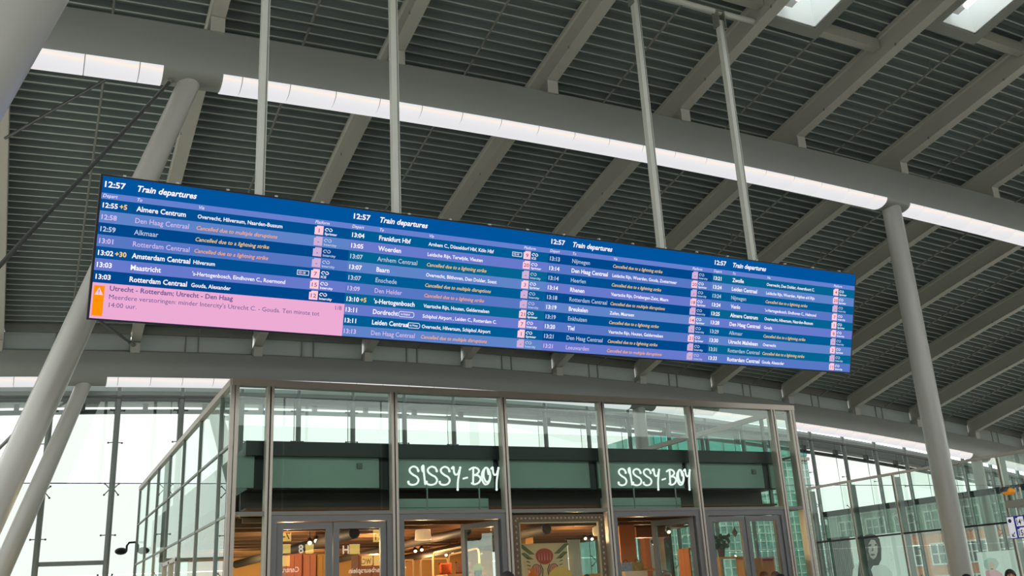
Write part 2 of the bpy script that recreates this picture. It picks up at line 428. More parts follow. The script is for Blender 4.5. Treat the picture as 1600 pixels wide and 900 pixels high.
# bracing rods
def rod(p, q, r, label, end=True):
    o = thing('bracing_rod', p, label, 'rod')
    MB().tube([p, q], r, 10).build('bar', M['dark_rod'], o, smooth=True)
    d = (Vector(q)-Vector(p)).normalized()
    MB().tube([Vector(p), Vector(p)+d*.45], r*1.7, 10).build('turnbuckle', M['rod'], o, smooth=True)
    return o
pA = at(278, 114, Y1+.1); rod(pA, at(-40, 458, 13.2), .032, 'thick dark bracing rod running down left from the lit girder')
rod(at(196, 106, 17.5), at(8, 216, 20.5), .032, 'thin dark bracing rod behind the upper left light strip')
rod(at(209, 539, Y2-.3), at(120, 476, 24), .04, 'dark bracing rod just below the lower left corner of the board')
rod(at(60, 640, Y1+.6), at(-30, 729, Y1+4), .03, 'dark bracing rod ending at the leaning column low at left')

# ------------------------------------------------------------------ glass facade
fac = thing('window_1', (15, Y3, 0), None, None); tag(fac, kind='structure')
def zf(X): return zr(X, Y3)-1.38
MX = [2.01+1.8*k for k in range(-5, 26)]
def spider(four):
    mb = MB(); R_ = .19
    dirs = [(1,.85),(-1,.85),(1,-.85),(-1,-.85)] if four else [(1,0),(-1,0)]
    for dx, dz in dirs:
        mb.tube([(dx*.05, .02, 0), (dx*R_, .1, dz*R_)], .014, 6); mb.ball((dx*R_, .11, dz*R_), .03, 8)
    return mb.mesh('spider_fitting', M['dark_rod'])
sp4, sp2 = spider(True), spider(False)
for X in MX:
    mt = MB().tube([(X, Y3, 0), (X, Y3, zf(X)+.5)], .082, 14).build('mullion', M['tube'], fac, smooth=True)
    for dz, me in ((-.42, sp2), (-1.4, sp2), (-2.75, sp4), (-4.05, sp2), (-5.3, sp4)):
        z = 8.18+dz+arch(X)
        if z > .3:
            o = bpy.data.objects.new('spider_fitting', me); COL.objects.link(o); o.parent = mt; o.location = (X, Y3+.02, z)
    MB().tube([(X-.02, Y3+.5, 0), (X-.02, Y3+.5, zf(X)+.4)], .012, 6).build('tension_rod', M['rod'], fac)
for a, b in zip(MX[:-1], MX[1:]):
    for z0, z1 in ((0, 2.85), (2.87, 5.4), (5.42, None)):
        t = MB(); za, zb_ = (z1, z1) if z1 else (zf(a)+.3, zf(b)+.3)
        if za <= z0: continue
        t.add([(a+.008,Y3+.16,z0),(b-.008,Y3+.16,z0),(b-.008,Y3+.16,zb_),(a+.008,Y3+.16,za)], [(0,1,2,3)])
        t.build('pane', M['glass'], fac, fix=False)
def arcbar(Y, zoff, w_, h, name, mt, par, x0=-8, x1=48, ref=None):
    f = lambda X: 8.18+arch(X)+zoff
    st = [(lambda a, b, X=x0+(x1-x0)*i/24: Vector((X, Y+a, f(X)+b))) for i in range(25)]
    return MB().sweep([(0,0),(w_,0),(w_,h),(0,h)], st).build(name, mt, par)
arcbar(Y3-.05, .00, .3, .12, 'head_rail', M['tube'], fac)
arcbar(Y3-.12, -.10, .10, .06, 'head_channel', M['dark_rod'], fac)
MB().tube([(-8, Y3+.3, 5.44), (48, Y3+.3, 5.44)], .02, 6).build('stay_cable', mat('blue cable', (62,72,150), .5), fac)
MB().box(.2, Y3+.02, 3.14, 1.95, Y3+.1, 3.26).build('door_head', M['tube'], fac)
ca = thing('eaves_canopy', (15, 32, 8), 'pale grey outdoor eaves band and rail beyond the facade glass', 'canopy')
arcbar(31.4, .02, .6, .28, 'eaves_band', mat('pale eaves', (176,182,180), .5), ca)
arcbar(31.4, .32, .6, .3, 'eaves_panel', mat('mid grey eaves', (150,158,155), .5), ca)
arcbar(31.5, -.28, .12, .13, 'eaves_rail', M['tube'], ca)
for k in range(30):
    X = 1.1+1.8*k-7.2
    z = 8.18+arch(X)
    MB().box(X-.07, 31.42, z-.2, X+.07, 31.6, z+.05).build('bracket', M['tube'], ca)

# ------------------------------------------------------------------ departure board (hangs tilted forward)
BP = Vector((.417, 13.4, 5.4625)); BY = Vector((0, -.575, 1.8927)).normalized(); BN = Vector((1,0,0)).cross(BY)   # BN points away from the viewer side? fixed below
if BN.y > 0: BN = -BN
BW, BH = 13.805, 1.978
board = thing('departure_board', (7.3, 13.2, 6.4), 'long blue electronic train departure board hanging from four poles', 'display board')
def bpt(u, v, d=0): return BP+Vector((1,0,0))*u+BY*v+BN*d
def bquad(mb, u0, v0, u1, v1, d): mb.add([bpt(u0,v0,d), bpt(u1,v0,d), bpt(u1,v1,d), bpt(u0,v1,d)], [(0,1,2,3)])
mb = MB()
mb.add([bpt(0,0,0),bpt(BW,0,0),bpt(BW,BH,0),bpt(0,BH,0),bpt(0,0,-.28),bpt(BW,0,-.28),bpt(BW,BH,-.28),bpt(0,BH,-.28)],
       [(0,1,2,3),(7,6,5,4),(0,4,5,1),(1,5,6,2),(2,6,7,3),(3,7,4,0)])
mb.build('casing', M['black'], board)
mb = MB()
for u in [i*.69+.3 for i in range(20)]: mb.add([bpt(u-.02,BH,-.05),bpt(u+.02,BH,-.05),bpt(u+.02,BH+.03,-.05),bpt(u-.02,BH+.03,-.05),bpt(u-.02,BH,-.09),bpt(u+.02,BH,-.09),bpt(u+.02,BH+.03,-.09),bpt(u-.02,BH+.03,-.09)],[(0,1,2,3),(7,6,5,4),(0,4,5,1),(1,5,6,2),(2,6,7,3),(3,7,4,0)])
tag(mb.build('lifting_lugs', M['pendant'], board), kind='stuff')
for X in (2.627, 4.79, 9.91, 12.04):
    h = thing('hanger_pole', (X, 13.3, 7.0), 'pale grey square pole holding the board, '+{2.627:'leftmost of the four', 4.79:'second from the left', 9.91:'third from the left', 12.04:'rightmost, with clamp showing at its top'}[X], 'pole', 'poles holding the departure board')
    zt = zr(X, 13.3)+.16
    MB().box(X-.063, 13.3-.06, 6.99, X+.063, 13.3+.06, zt-.26).build('pole', M['pendant'], h)
    MB().box(X+.03, 13.3-.064, 6.99, X+.05, 13.3-.06, zt-.26).build('pole_seam', M['rod'], h)
    MB().box(X-.05, 13.14, 7.16, X+.05, 13.25, 7.26).build('board_bracket', M['rod'], h)
    mb = MB().box(X-.10, 13.21, zt-.42, X-.07, 13.39, zt-.02).box(X+.07, 13.21, zt-.42, X+.10, 13.39, zt-.02).tube([(X-.14,13.3,zt-.25),(X+.14,13.3,zt-.25)], .022, 8).box(X-.10, 13.23, zt-.05, X+.10, 13.37, zt-.02)
    mb.build('clamp', M['rod'], h)
for (a, b) in ((2.3, 5.9), (9.5, 13.1)):
    lab = 'round cross pipe in the roof carrying the two right board poles' if a > 5 else 'round cross pipe in the roof carrying the two left board poles'
    o = MB().tube([(a+.09, 13.3, zr(a,13.3)+.14), (b-.09, 13.3, zr(b,13.3)+.14)], .06, 12).build('cross_pipe', M['pendant'], smooth=True); tag(o, lab, 'pipe')
# screen materials
E_ = {'dark': [glow('screen dark blue', c) for c in ((0,80,146),(0,92,148),(0,72,140),(4,100,146))],
      'light': [glow('screen light blue', c) for c in ((88,120,196),(96,132,200),(104,122,204))],
      'head': glow('screen heading blue', (0,84,156)), 'strip': glow('screen strip blue', (102,128,206)),
      'white': glow('screen white', (250,244,255), 1.05), 'pinkw': glow('screen pale violet', (214,190,240)), 'grey': glow('screen pale blue', (190,205,228)),
      'yellow': glow('screen yellow', (250,208,130)), 'orange': glow('screen orange text', (255,176,110)), 'pink': glow('screen pink', (236,172,212)),
      'orng': glow('screen orange', (255,146,10)), 'flag': glow('screen flag pink', (255,205,222)), 'flagd': glow('screen flag dim', (206,176,216)),
      'ink': glow('screen violet ink', (96,84,142)), 'red': glow('screen number ink', (140,70,100)), 'div': glow('screen divider', (40,80,160))}
JOBS = []   # (text, style, u, v(baseline), key, colour, align, maxwidth)
STY = {'clock': ('12:57', .076, .262, 0, .012), 'title': ('Train departures', .080, .782, .25, .012), 'hdr': ('Depart', .046, .185, .25, .0),
       'time': ('12:55', .064, .190, 0, .012), 'to': ('Rotterdam Centraal', .068, .751, 0, .010), 'to0': ('Rotterdam Centraal', .068, .74, 0, .003),
       'via': ('Overvecht, Hilversum, Naarden-Bussum', .054, 1.193, 0, .008), 'canc': ('Cancelled due to multiple disruptions', .054, 1.133, .25, .004),
       'num': ('15', .058, .078, 0, .004), 'type': ('Intercity', .034, .195, 0, .010), 'msgb': ('Utrecht - Rotterdam; Utrecht - Den Haag', .064, 1.628, 0, .008),
       'msg': ("Meerdere verstoringen: minder Intercity's Utrecht C. - Gouda. Ten minste tot", .062, 2.89, 0, .0), 'pill': ('via Schiphol', .030, .15, 0, .006)}
C1 = 'Cancelled due to a lightning strike'; C2 = 'Cancelled due to multiple disruptions'
D = [
 [('12:55','+5','Almere Centrum','Overvecht, Hilversum, Naarden-Bussum','1','Sprinter'),('12:58','','Den Haag Centraal',C2,'-','Intercity'),('12:59','','Alkmaar',C1,'-','Intercity'),
  ('13:01','','Rotterdam Centraal',C1,'-','Intercity'),('13:02','+30','Amsterdam Centraal','Hilversum','7','ICE'),('13:03','','Maastricht',"'s-Hertogenbosch, Eindhoven C., Roermond",'15','Intercity'),('13:03','','Rotterdam Centraal','Gouda, Alexander','12','Intercity')],
 [('13:04','','Frankfurt Hbf','Arnhem C., Düsseldorf Hbf, Köln Hbf','9','ICE'),('13:05','','Woerden','Leidsche Rijn, Terwijde, Vleuten','20','Sprinter'),('13:07','','Arnhem Centraal',C1,'-','Intercity'),('13:07','','Baarn','Overvecht, Bilthoven, Den Dolder, Soest','3','Sprinter'),
  ('13:07','','Enschede',C2,'-','Intercity'),('13:09','','Den Helder',C1,'-','Intercity'),('13:10','+5',"'s-Hertogenbosch",'Vaartsche Rijn, Houten, Geldermalsen','21','Sprinter'),('13:11','','Dordrecht','Schiphol Airport , Leiden C., Rotterdam C.','7','Intercity'),
  ('13:11','','Leiden Centraal','Overvecht, Hilversum, Schiphol Airport','1','Sprinter'),('13:13','','Den Haag Centraal',C2,'-','Intercity')],
 [('13:13','','Nijmegen',C1,'-','Intercity'),('13:14','','Den Haag Centraal','Leidsche Rijn, Woerden, Gouda, Zoetermeer','20','Sprinter'),('13:14','','Heerlen',C1,'-','Intercity'),('13:14','','Rhenen','Vaartsche Rijn, Driebergen-Zeist, Maarn','18','Sprinter'),
  ('13:18','','Rotterdam Centraal',C2,'-','Intercity'),('13:19','','Breukelen','Zuilen, Maarssen','14','Sprinter'),('13:19','','Enkhuizen',C1,'-','Intercity'),('13:20','','Tiel','Vaartsche Rijn, Houten, Geldermalsen','21','Sprinter'),
  ('13:21','','Den Haag Centraal',C1,'-','Intercity'),('13:21','','Leeuwarden',C2,'-','Intercity')],
 [('13:21','','Zwolle','Overvecht, Den Dolder, Amersfoort C.','4','Sprinter'),('13:24','','Leiden Centraal','Leidsche Rijn, Woerden, Alphen a/d Rijn','20','Sprinter'),('13:24','','Nijmegen',C1,'-','Intercity'),('13:24','','Venlo',"'s-Hertogenbosch, Eindhoven C., Helmond",'7','Intercity'),
  ('13:25','','Almere Centrum','Overvecht, Hilversum, Naarden-Bussum','1','Sprinter'),('13:28','','Den Haag Centraal','Gouda','8','Intercity'),('13:29','','Alkmaar',C1,'-','Intercity'),('13:30','','Utrecht Maliebaan','Overvecht','2','Sprinter'),
  ('13:31','','Rotterdam Centraal',C1,'-','Intercity'),('13:33','','Rotterdam Centraal','Gouda, Alexander','11','Intercity')]]
U0 = [.030, 3.506, 6.903, 10.289, 13.772]
DISP = []
def stroke(mb, pts, w_, d, f=bpt):
    for (a, b), (c, e) in zip(pts[:-1], pts[1:]):
        L = math.hypot(c-a, e-b) or 1e-6; nx, ny = -(e-b)/L*w_/2, (c-a)/L*w_/2; ex, ey = (c-a)/L*w_*.3, (e-b)/L*w_*.3
        mb.add([f(a+nx-ex,b+ny-ey,d), f(a-nx-ex,b-ny-ey,d), f(c-nx+ex,e-ny+ey,d), f(c+nx+ex,e+ny+ey,d)], [(0,1,2,3)])
def nslogo(mb, u, v, s):
    # two interlocked arrows
    stroke(mb, [(u, v+.5*s), (u+.35*s, v+.95*s), (u+.9*s, v+.95*s), (u+1.5*s, v+.15*s), (u+2.0*s, v+.15*s), (u+2.3*s, v+.5*s)], .2*s, .006)
    stroke(mb, [(u, v+.5*s), (u+.35*s, v+.15*s), (u+.75*s, v+.15*s)], .2*s, .006)
    stroke(mb, [(u+2.3*s, v+.5*s), (u+1.95*s, v+.95*s), (u+1.5*s, v+.95*s)], .2*s, .006)
for ci in range(4):
    u0, u1 = U0[ci], U0[ci+1]
    b_ = MB(); bquad(b_, u0, .024, u1, 1.955, .002)
    disp = b_.build('display', E_['head'], board, fix=False); DISP.append(disp)
    tag(disp, ['leftmost display with pink message box', None, None, None][ci] or ['', 'second display from the left', 'third display from the left', 'rightmost display'][ci])
    s = MB(); bquad(s, u0, 1.645, u1, 1.727, .003); s.build('heading_strip', E_['strip'], disp, fix=False)
    JOBS += [('12:57','clock',u0+.03,1.808,ci,'white','L'), ('Train departures','title',u0+.445,1.800,ci,'white','L'),
             ('Depart','hdr',u0+.02,1.667,ci,'white','L'), ('To','hdr',u0+.455,1.664,ci,'white','L'), ('Via','hdr',u0+1.27,1.664,ci,'white','L'), ('Platform','hdr',u0+2.93,1.664,ci,'white','L')]
    logos, logod = MB(), MB()
    for ri, (tm, dl, to, via, pl, ty) in enumerate(D[ci]):
        v1 = 1.645-.1617*ri; v0 = v1-.1617
        cx = pl == '-'
        col = E_['dark'][(ri*3+ci) % 4] if ri % 2 == 0 else E_['light'][(ri+ci) % 3]
        s = MB(); bquad(s, u0, v0, u1, v1, .003); s.build('departure_row', col, disp, fix=False)
        c = ('grey' if ri % 2 == 0 else 'pinkw') if cx else 'white'
        base = v0+.045
        JOBS.append((tm,'time',u0+.028,base,ci,c,'L'))
        if dl: JOBS.append((dl,'time',u0+.24,base+.002,ci,'yellow','L'))
        JOBS.append((to,'to0' if cx else 'to',u0+.455,base,ci,c,'L'))
        if via[:9] == 'Cancelled': JOBS.append((via,'canc',u0+1.262,base+.003,ci,'yellow' if ri % 2 == 0 else 'orange','L'))
        else: JOBS.append((via,'via',u0+1.262,base+.003,ci,'white','L'))
        if to == 'Leiden Centraal' and ci == 1 or to == 'Dordrecht':
            ux = u0+(1.03 if to != 'Dordrecht' else .87); tx = 'via Weesp' if to != 'Dordrecht' else 'via Schiphol'
            JOBS.append((tx,'pill',ux+.03,base+.018,ci,'white','L')); Wp = .2 if to != 'Dordrecht' else .25
            pts = [(ux+.02,base-.008),(ux+Wp-.02,base-.008),(ux+Wp,base+.012),(ux+Wp,base+.05),(ux+Wp-.02,base+.07),(ux+.02,base+.07),(ux,base+.05),(ux,base+.012),(ux+.02,base-.008)]
            stroke(logos, pts, .008, .005)
        if ty == 'ICE':
            ux = u0+2.73; pts = [(ux,base),(ux+.17,base),(ux+.17,base+.065),(ux,base+.065),(ux,base)]; stroke(logos, pts, .008, .005)
            JOBS.append(('ICE 128' if ci == 0 else 'ICE 105','pill',ux+.02,base+.018,ci,'white','L'))
        fu = u0+2.933; fv0, fv1 = v0+.018, v1-.010
        s = MB(); s.add([bpt(fu,fv0,.0045),bpt(fu+.13,fv0,.0045),bpt(fu+.13,fv1,.0045),bpt(fu+.035,fv1,.0045),bpt(fu+.022,fv1-.022,.0045),bpt(fu,fv1-.022,.0045)], [(0,1,2,3,4,5)])
        s.build('platform_flag', E_['flagd'] if cx else E_['flag'], disp, fix=False)
        JOBS.append((pl,'num',fu+.066,v0+.05,ci,'red','C'))
        JOBS.append((ty,'type',fu+.152,v0+.026,ci,'grey' if cx else 'white','L'))
        nslogo(logod if cx else logos, fu+.155, v0+.078, .048)
    tag(logos.build('operator_logos', E_['white'], disp, fix=False), kind='stuff')
    tag(logod.build('operator_logos', E_['grey'], disp, fix=False), kind='stuff')
s = MB(); bquad(s, .030, .026, 3.512, .508, .0045); pk = s.build('message_box', E_['pink'], DISP[0], fix=False); tag(pk, 'pink message box')
s = MB(); bquad(s, .052, .062, .186, .470, .006)
s.build('warning_bar', E_['orng'], DISP[0], fix=False)
s = MB(); s.add([bpt(.066,.345,.0075),bpt(.172,.345,.0075),bpt(.119,.448,.0075)], [(0,1,2)]); s.build('warning_triangle', E_['flag'], DISP[0], fix=False)
s = MB(); bquad(s, .115,.375,.123,.415,.009); bquad(s, .115,.357,.123,.366,.009); s.build('exclamation_mark', E_['red'], DISP[0], fix=False)
JOBS += [('Utrecht - Rotterdam; Utrecht - Den Haag','msgb',.249,.415,0,'ink','L'),
         ("Meerdere verstoringen: minder Intercity's Utrecht C. - Gouda. Ten minste tot",'msg',.250,.300,0,'ink','L'),
         ('14:00 uur.','msg',.257,.190,0,'ink','L'), ('1/8','msg',3.375,.410,0,'ink','L')]

# --- text engine: built-in font turned into flat meshes
def font_obj(txt, shear, off):
    c = bpy.data.curves.new('t', 'FONT'); c.body = txt; c.size = 1; c.shear = shear; c.offset = off; c.resolution_u = 2; c.fill_mode = 'FRONT'
    o = bpy.data.objects.new('t', c); COL.objects.link(o); return o
def run_text(jobs, sty):
    """jobs: (text, style, ...) -> list of (verts2d, faces, width)"""
    cache = {}
    need = {(sty[j[1]][0], sty[j[1]][3], sty[j[1]][4]) for j in jobs} | {(j[0], sty[j[1]][3], sty[j[1]][4]) for j in jobs} | {('H', 0, 0)}
    for k in need: cache[k] = font_obj(k[0], k[1], k[2]*2.2)
    bpy.context.view_layer.update(); dg = bpy.context.evaluated_depsgraph_get(); res = {}
    for k, o in cache.items():
        me = o.evaluated_get(dg).to_mesh()
        vs = [(v.co.x, v.co.y) for v in me.vertices]; fs = [tuple(p.vertices) for p in me.polygons]
        x0 = min((v[0] for v in vs), default=0); x1 = max((v[0] for v in vs), default=1)
        res[k] = ([(x-x0, y) for x, y in vs], fs, x1-x0, max((v[1] for v in vs), default=1)); o.evaluated_get(dg).to_mesh_clear()
    for o in cache.values():
        c = o.data; bpy.data.objects.remove(o); bpy.data.curves.remove(c)
    H = res[('H', 0, 0)][3]; out = []
    for j in jobs:
        ref, cap, wd, sh, off = sty[j[1]]
        R_ = res[(ref, sh, off)]; T = res[(j[0], sh, off)]
        sx, sy = wd/R_[2], cap/H
        out.append(([(x*sx, y*sy) for x, y in T[0]], T[1], T[2]*sx))
    return out
acc = {}
for j, (vs, fs, wd) in zip(JOBS, run_text(JOBS, STY)):
    u, v, ci, col = j[2], j[3], j[4], j[5]
    if j[1] in ('to', 'to0') and wd > .765: vs = [(x*.765/wd, y) for x, y in vs]
    if j[6] == 'C': u -= wd/2
    acc.setdefault((ci, col), MB()).add([bpt(u+x, v+y, .0085) for x, y in vs], fs)
for (ci, col), mb in acc.items(): tag(mb.build('lettering', E_[col], DISP[ci], fix=False), kind='stuff')

#PART2
# ------------------------------------------------------------------ shop pavilion
def atZ(x, y, Z):
    d = _F+_R*((x-800)/FPX)-_U*((y-450)/FPX); t = (Z-EYE)/d.z
    return Vector((d.x*t, d.y*t, Z))
YS, SX0, SX1, SYB = 15.6, 2.76, 14.60, 29.75
FM = [3.365, 5.508, 7.628, 9.752, 11.88, 14.045]
ZT, ZTR, ZF0, ZF1, ZBK = 5.16, 3.10, 3.55, 4.06, 4.30
shop = thing('shop_pavilion', ((SX0+SX1)/2, YS, 0), 'glass box shop below the board, with grey frames and green tinted glass', 'shop')
MB().box(SX0-.03, YS-.06, ZT, SX1+.05, YS+.12, ZT+.11).build('top_rail', M['alu'], shop)
mb = MB()
for x0, x1 in zip([SX0]+FM, FM+[SX1]): mb.box(x0+.05, YS-.045, ZTR-.03, x1-.05, YS+.10, ZTR+.03)
mb.build('transom', M['alu_g'], shop)
def mullion(x, y, z1, ax, w_=.045):
    if ax == 'x':
        a = MB().box(x-.055, y-.055, 0, x-.012, y+.12, z1).box(x+.012, y-.055, 0, x+.055, y+.12, z1)
        b = MB().box(x-.012, y-.03, 0, x+.012, y+.10, z1)
    else:
        a = MB().box(x-.03, y-.022, 0, x+.05, y+.022, z1); b = None
    o = a.build('mullion', M['alu'], shop)
    if b: b.build('seal', M['alu_dark'], o)
    return o
for x in FM: mullion(x, YS, ZT, 'x')
for x in (SX0, SX1):
    s_ = 1 if x < 5 else -1
    MB().box(x-.04*s_, YS-.05, 0, x+.02*s_, YS+.01, ZT).box(x+.035*s_, YS-.05, 0, x+.095*s_, YS+.12, ZT).build('corner_post', M['alu'], shop)
    MB().box(x-.025, YS+.01, 0, x+.025, YS+.06, ZT).build('corner_seal', M['alu_dark'], shop)
SIDE_Y = [29.8-2.2*k for k in range(7)]
for x in (SX0, SX1):
    ax = x
    MB().box(ax-.05, YS, ZT, ax+.05, SYB, ZT+.11).build('top_rail', M['alu'], shop)
    for zz in (4.19, 3.09): MB().box(ax-.02, YS+.1, zz-.02, ax+.03, SYB, zz+.02).build('side_rail', M['tube'], shop)
    for y in SIDE_Y: MB().box(ax-.03, y-.025, 0, ax+.05, y+.025, ZT).build('side_mullion', M['tube'], shop)
    ys = sorted(SIDE_Y)+[]
    ys = [YS+.1]+ys
    for a, b in zip(ys[:-1], ys[1:]):
        for z0, z1 in ((.02, 3.07), (3.11, 4.17), (4.21, ZT)):
            MB().add([(ax, a+.03, z0),(ax, b-.03, z0),(ax, b-.03, z1),(ax, a+.03, z1)], [(0,1,2,3)]).build('pane', M['glass_side'] if x < 5 else M['glass_g'], shop, fix=False)
# doors in the left side wall
sd = MB()
for y0 in (21.05, 22.15):
    for a in (y0, y0+1.0): sd.box(SX0-.05, a, 0, SX0+.05, a+.07, 2.75)
    sd.box(SX0-.05, y0, 2.70, SX0+.05, y0+1.07, 2.78)
sd.build('side_door_frame', M['alu'], shop)
for i, (x0, x1) in enumerate(zip([SX0]+FM, FM+[SX1])):
    a, b = x0+.06, x1-.06
    MB().add([(a,YS,ZTR+.03),(b,YS,ZTR+.03),(b,YS,ZT),(a,YS,ZT)], [(0,1,2,3)]).build('pane', M['glass_g'], shop, fix=False)
    if i in (0, 6): MB().add([(a,YS,.05),(b,YS,.05),(b,YS,ZTR-.03),(a,YS,ZTR-.03)], [(0,1,2,3)]).build('pane', M['glass_g'], shop, fix=False)
    # bulkhead behind the glass
    YB = YS+.34
    MB().box(a-.02, YB, ZF0, b-(.02 if i in (2, 4) else .10), YB+.05, ZF1).build('fascia_panel', M['fascia'], shop)
    if i in (2, 4):
        MB().box(a, YB-.02, 3.14, b-.16, YB+.03, 3.36).build('fascia_panel', M['fascia'], shop)
        MB().box(a, YB-.022, 3.20, b-.16, YB-.019, 3.208).build('joint', M['alu_dark'], shop)
mb = MB().box(SX0+.35, YS+.40, ZF0-.02, SX1-.35, SYB-.3, ZBK-.04); mb.build('inner_box', M['black_band'], shop)
MB().box(SX0+.28, YS+.22, ZF1, SX1-.28, YS+.5, ZBK).build('roof_edge', M['black_band'], shop)
MB().box(SX0+.35, YS+.9, 3.12, SX1-.35, YS+1.0, ZF0).build('plenum_panel', M['plenum'], shop)
sl = MB().box(SX0+.35, YS+.45, 3.20, SX1-.35, SYB-1.4, 3.24); sl.build('shop_ceiling', mat('brown shop ceiling', (96,66,44), .7), shop)
for k in range(13):
    y = YS+.9+k*.95
    MB().box(SX0+.4, y, 3.04, SX1-.4, y+.09, 3.2).build('ceiling_beam', mat('ceiling timber', (112,78,50), .7) if k == 0 else bpy.data.materials['ceiling timber'], shop)
ochre = mat('ochre wall', (206,150,86), .8)
MB().box(3.9, 27.6, 0, 12.9, 27.8, 3.2).build('back_wall', ochre, shop)
MB().box(10.3, 20.2, 0, 10.5, 20.9, 3.2).build('wall_pier', ochre, shop)
# door frames
def leaf(x0, x1, z1, hinge=None, ang=0., handle='r', lab=None):
    """door leaf in its own frame, turned about its hinge"""
    hx = x1 if hinge == 'r' else x0
    R_ = Matrix.Translation((hx, YS+.04, 0)) @ Matrix.Rotation(ang, 4, 'Z') @ Matrix.Translation((-hx, -YS-.04, 0))
    def T(mb): mb.v = [tuple(R_ @ Vector(v)) for v in mb.v]; return mb
    f = .10
    o = T(MB().box(x0, YS, .02, x0+f, YS+.07, z1).box(x1-f, YS, .02, x1, YS+.07, z1).box(x0+f, YS, z1-f, x1-f, YS+.07, z1).box(x0+f, YS, .02, x1-f, YS+.07, .02+f*1.6)).build('door', M['doorframe'], shop)
    T(MB().add([(x0+f,YS+.03,.18),(x1-f,YS+.03,.18),(x1-f,YS+.03,z1-f),(x0+f,YS+.03,z1-f)], [(0,1,2,3)])).build('pane', M['glass_d'], o, fix=False)
    hxx = x1-f/2 if handle == 'r' else x0+f/2
    T(MB().tube([(hxx,YS-.02,.95),(hxx,YS-.07,1.0),(hxx,YS-.07,1.5),(hxx,YS-.02,1.55)], .014, 8)).build('door_handle', M['alu'], o)
    return o
def jamb(x0, x1):
    MB().box(x0, YS-.03, 0, x0+.09, YS+.10, ZTR-.03).box(x1-.09, YS-.03, 0, x1, YS+.10, ZTR-.03).box(x0+.09, YS-.03, ZTR-.13, x1-.09, YS+.10, ZTR-.03).build('door_frame', M['doorframe'], shop)
for i in (0, 1, 3, 4): pass
jamb(FM[0]+.06, FM[1]-.06); mid = (FM[0]+FM[1])/2
leaf(FM[0]+.16, mid-.01, ZTR-.15, 'l', 0, 'r'); leaf(mid+.01, FM[1]-.16, ZTR-.15, 'r', 0, 'l')
jamb(FM[1]+.06, FM[2]-.06); leaf(FM[2]-.16-.93, FM[2]-.16, ZTR-.15, 'r', -math.radians(68), 'l')
jamb(FM[3]+.06, FM[4]-.06); leaf(FM[4]-.16-.93, FM[4]-.16, ZTR-.15, 'r', -math.radians(62), 'l')
jamb(FM[4]+.06, FM[5]-.06); mid = (FM[4]+FM[5])/2
leaf(FM[4]+.16, mid-.01, ZTR-.15, 'l', 0, 'r'); leaf(mid+.01, FM[5]-.16, ZTR-.15, 'r', 0, 'l')
MB().add([(FM[2]+.06,YS,.05),(FM[3]-.06,YS,.05),(FM[3]-.06,YS,ZTR-.03),(FM[2]+.06,YS,ZTR-.03)], [(0,1,2,3)]).build('pane', M['glass_d'], shop, fix=False)
mb = MB().box(SX0+.6, YS+.30, 3.86, SX0+.6, YS+.33, 3.9)
for px, py in ((562, 728), (1178, 737)):
    p = at(px, py, YS+.32); MB().box(p.x-.045, YS+.30, p.z-.045, p.x+.045, YS+.34, p.z+.045).box(p.x-.03, YS+.29, p.z-.012, p.x+.03, YS+.30, p.z+.012).build('alarm_box', mat('small grey box', (96,106,100), .5), shop)

# handwritten neon signs
def cr(pts, n=6):
    P = [pts[0]]+list(pts)+[pts[-1]]; out = []
    for i in range(1, len(P)-2):
        p0,p1,p2,p3 = P[i-1:i+3]
        for k in range(n):
            t = k/n; out.append(tuple(.5*((2*p1[j])+(-p0[j]+p2[j])*t+(2*p0[j]-5*p1[j]+4*p2[j]-p3[j])*t*t+(-p0[j]+3*p1[j]-3*p2[j]+p3[j])*t**3) for j in range(2)))
    out.append(tuple(pts[-1])); return out
G = {'S': [[(.80,.76),(.70,.93),(.42,1.0),(.16,.88),(.16,.70),(.40,.54),(.68,.42),(.80,.24),(.66,.05),(.34,-.02),(.06,.04),(.02,.14)]],
     'I': [[(.05,.98),(.42,1.05),(.46,.72),(.62,.30),(.72,.03)], [(.05,.98),(.10,.84),(.2,.74)]],
     'Y': [[(.02,.93),(.20,1.0),(.24,.70),(.42,.56),(.70,.62),(.86,.78)], [(.98,.96),(.84,.62),(.66,.18),(.60,-.28)]],
     '-': [[(0,.34),(1,.40)]],
     'B': [[(.0,.86),(.35,.98),(.72,.92),(.84,.76),(.62,.60),(.36,.54),(.74,.52),(.96,.34),(.78,.12),(.42,.02),(.14,.08)], [(.34,.96),(.30,.5),(.26,.04)]],
     'O': [[(.42,.96),(.14,.70),(.10,.30),(.34,.02),(.66,.10),(.86,.44),(.78,.80),(.50,.98),(.30,.80),(.26,.44),(.46,.16),(.74,.24),(.84,.52)], [(.62,.96),(.70,.60)]]}
NEON = glow('white neon letters', (252,252,250), 1.15)
def neon(x0, x1, label):
    z0 = 3.574; cap = .315
    o = thing('shop_sign', (x0+.85, YS+.05, z0-.2), label, 'sign', 'lit signs of the shop')
    spans = [('S',165,255),('I',262,292),('S',292,388),('S',386,478),('Y',478,540),('-',560,588),('B',608,690),('O',690,772),('Y',770,826)]
    W_ = x1-x0; k = W_/(826-165)
    for ch, a, b in spans:
        mb = MB(); X0 = x0+(a-165)*k; Wd = (b-a)*k
        for st in G[ch]:
            pts = [(X0+p[0]*Wd, YS+.06, z0+p[1]*cap*.98) for p in cr(st)]
            mb.tube(pts, .0175, 6)
            for e in (pts[0], pts[-1]): mb.ball(e, .024 if ch in 'SY' else .018, 8)
        mb.build('letter', NEON, o, smooth=True)
    for q in (.205, .775):
        MB().box(x0+W_*q-.012, YS+.08, 3.13, x0+W_*q+.012, YS+.10, z0+.1).build('support_rod', M['tube'], o)
    return o
pS = at(637.5, 742, YS+.06).x; neon(pS, at(779.5,742,YS+.06).x, 'white handwritten neon shop sign in the second glass bay, left of the two')
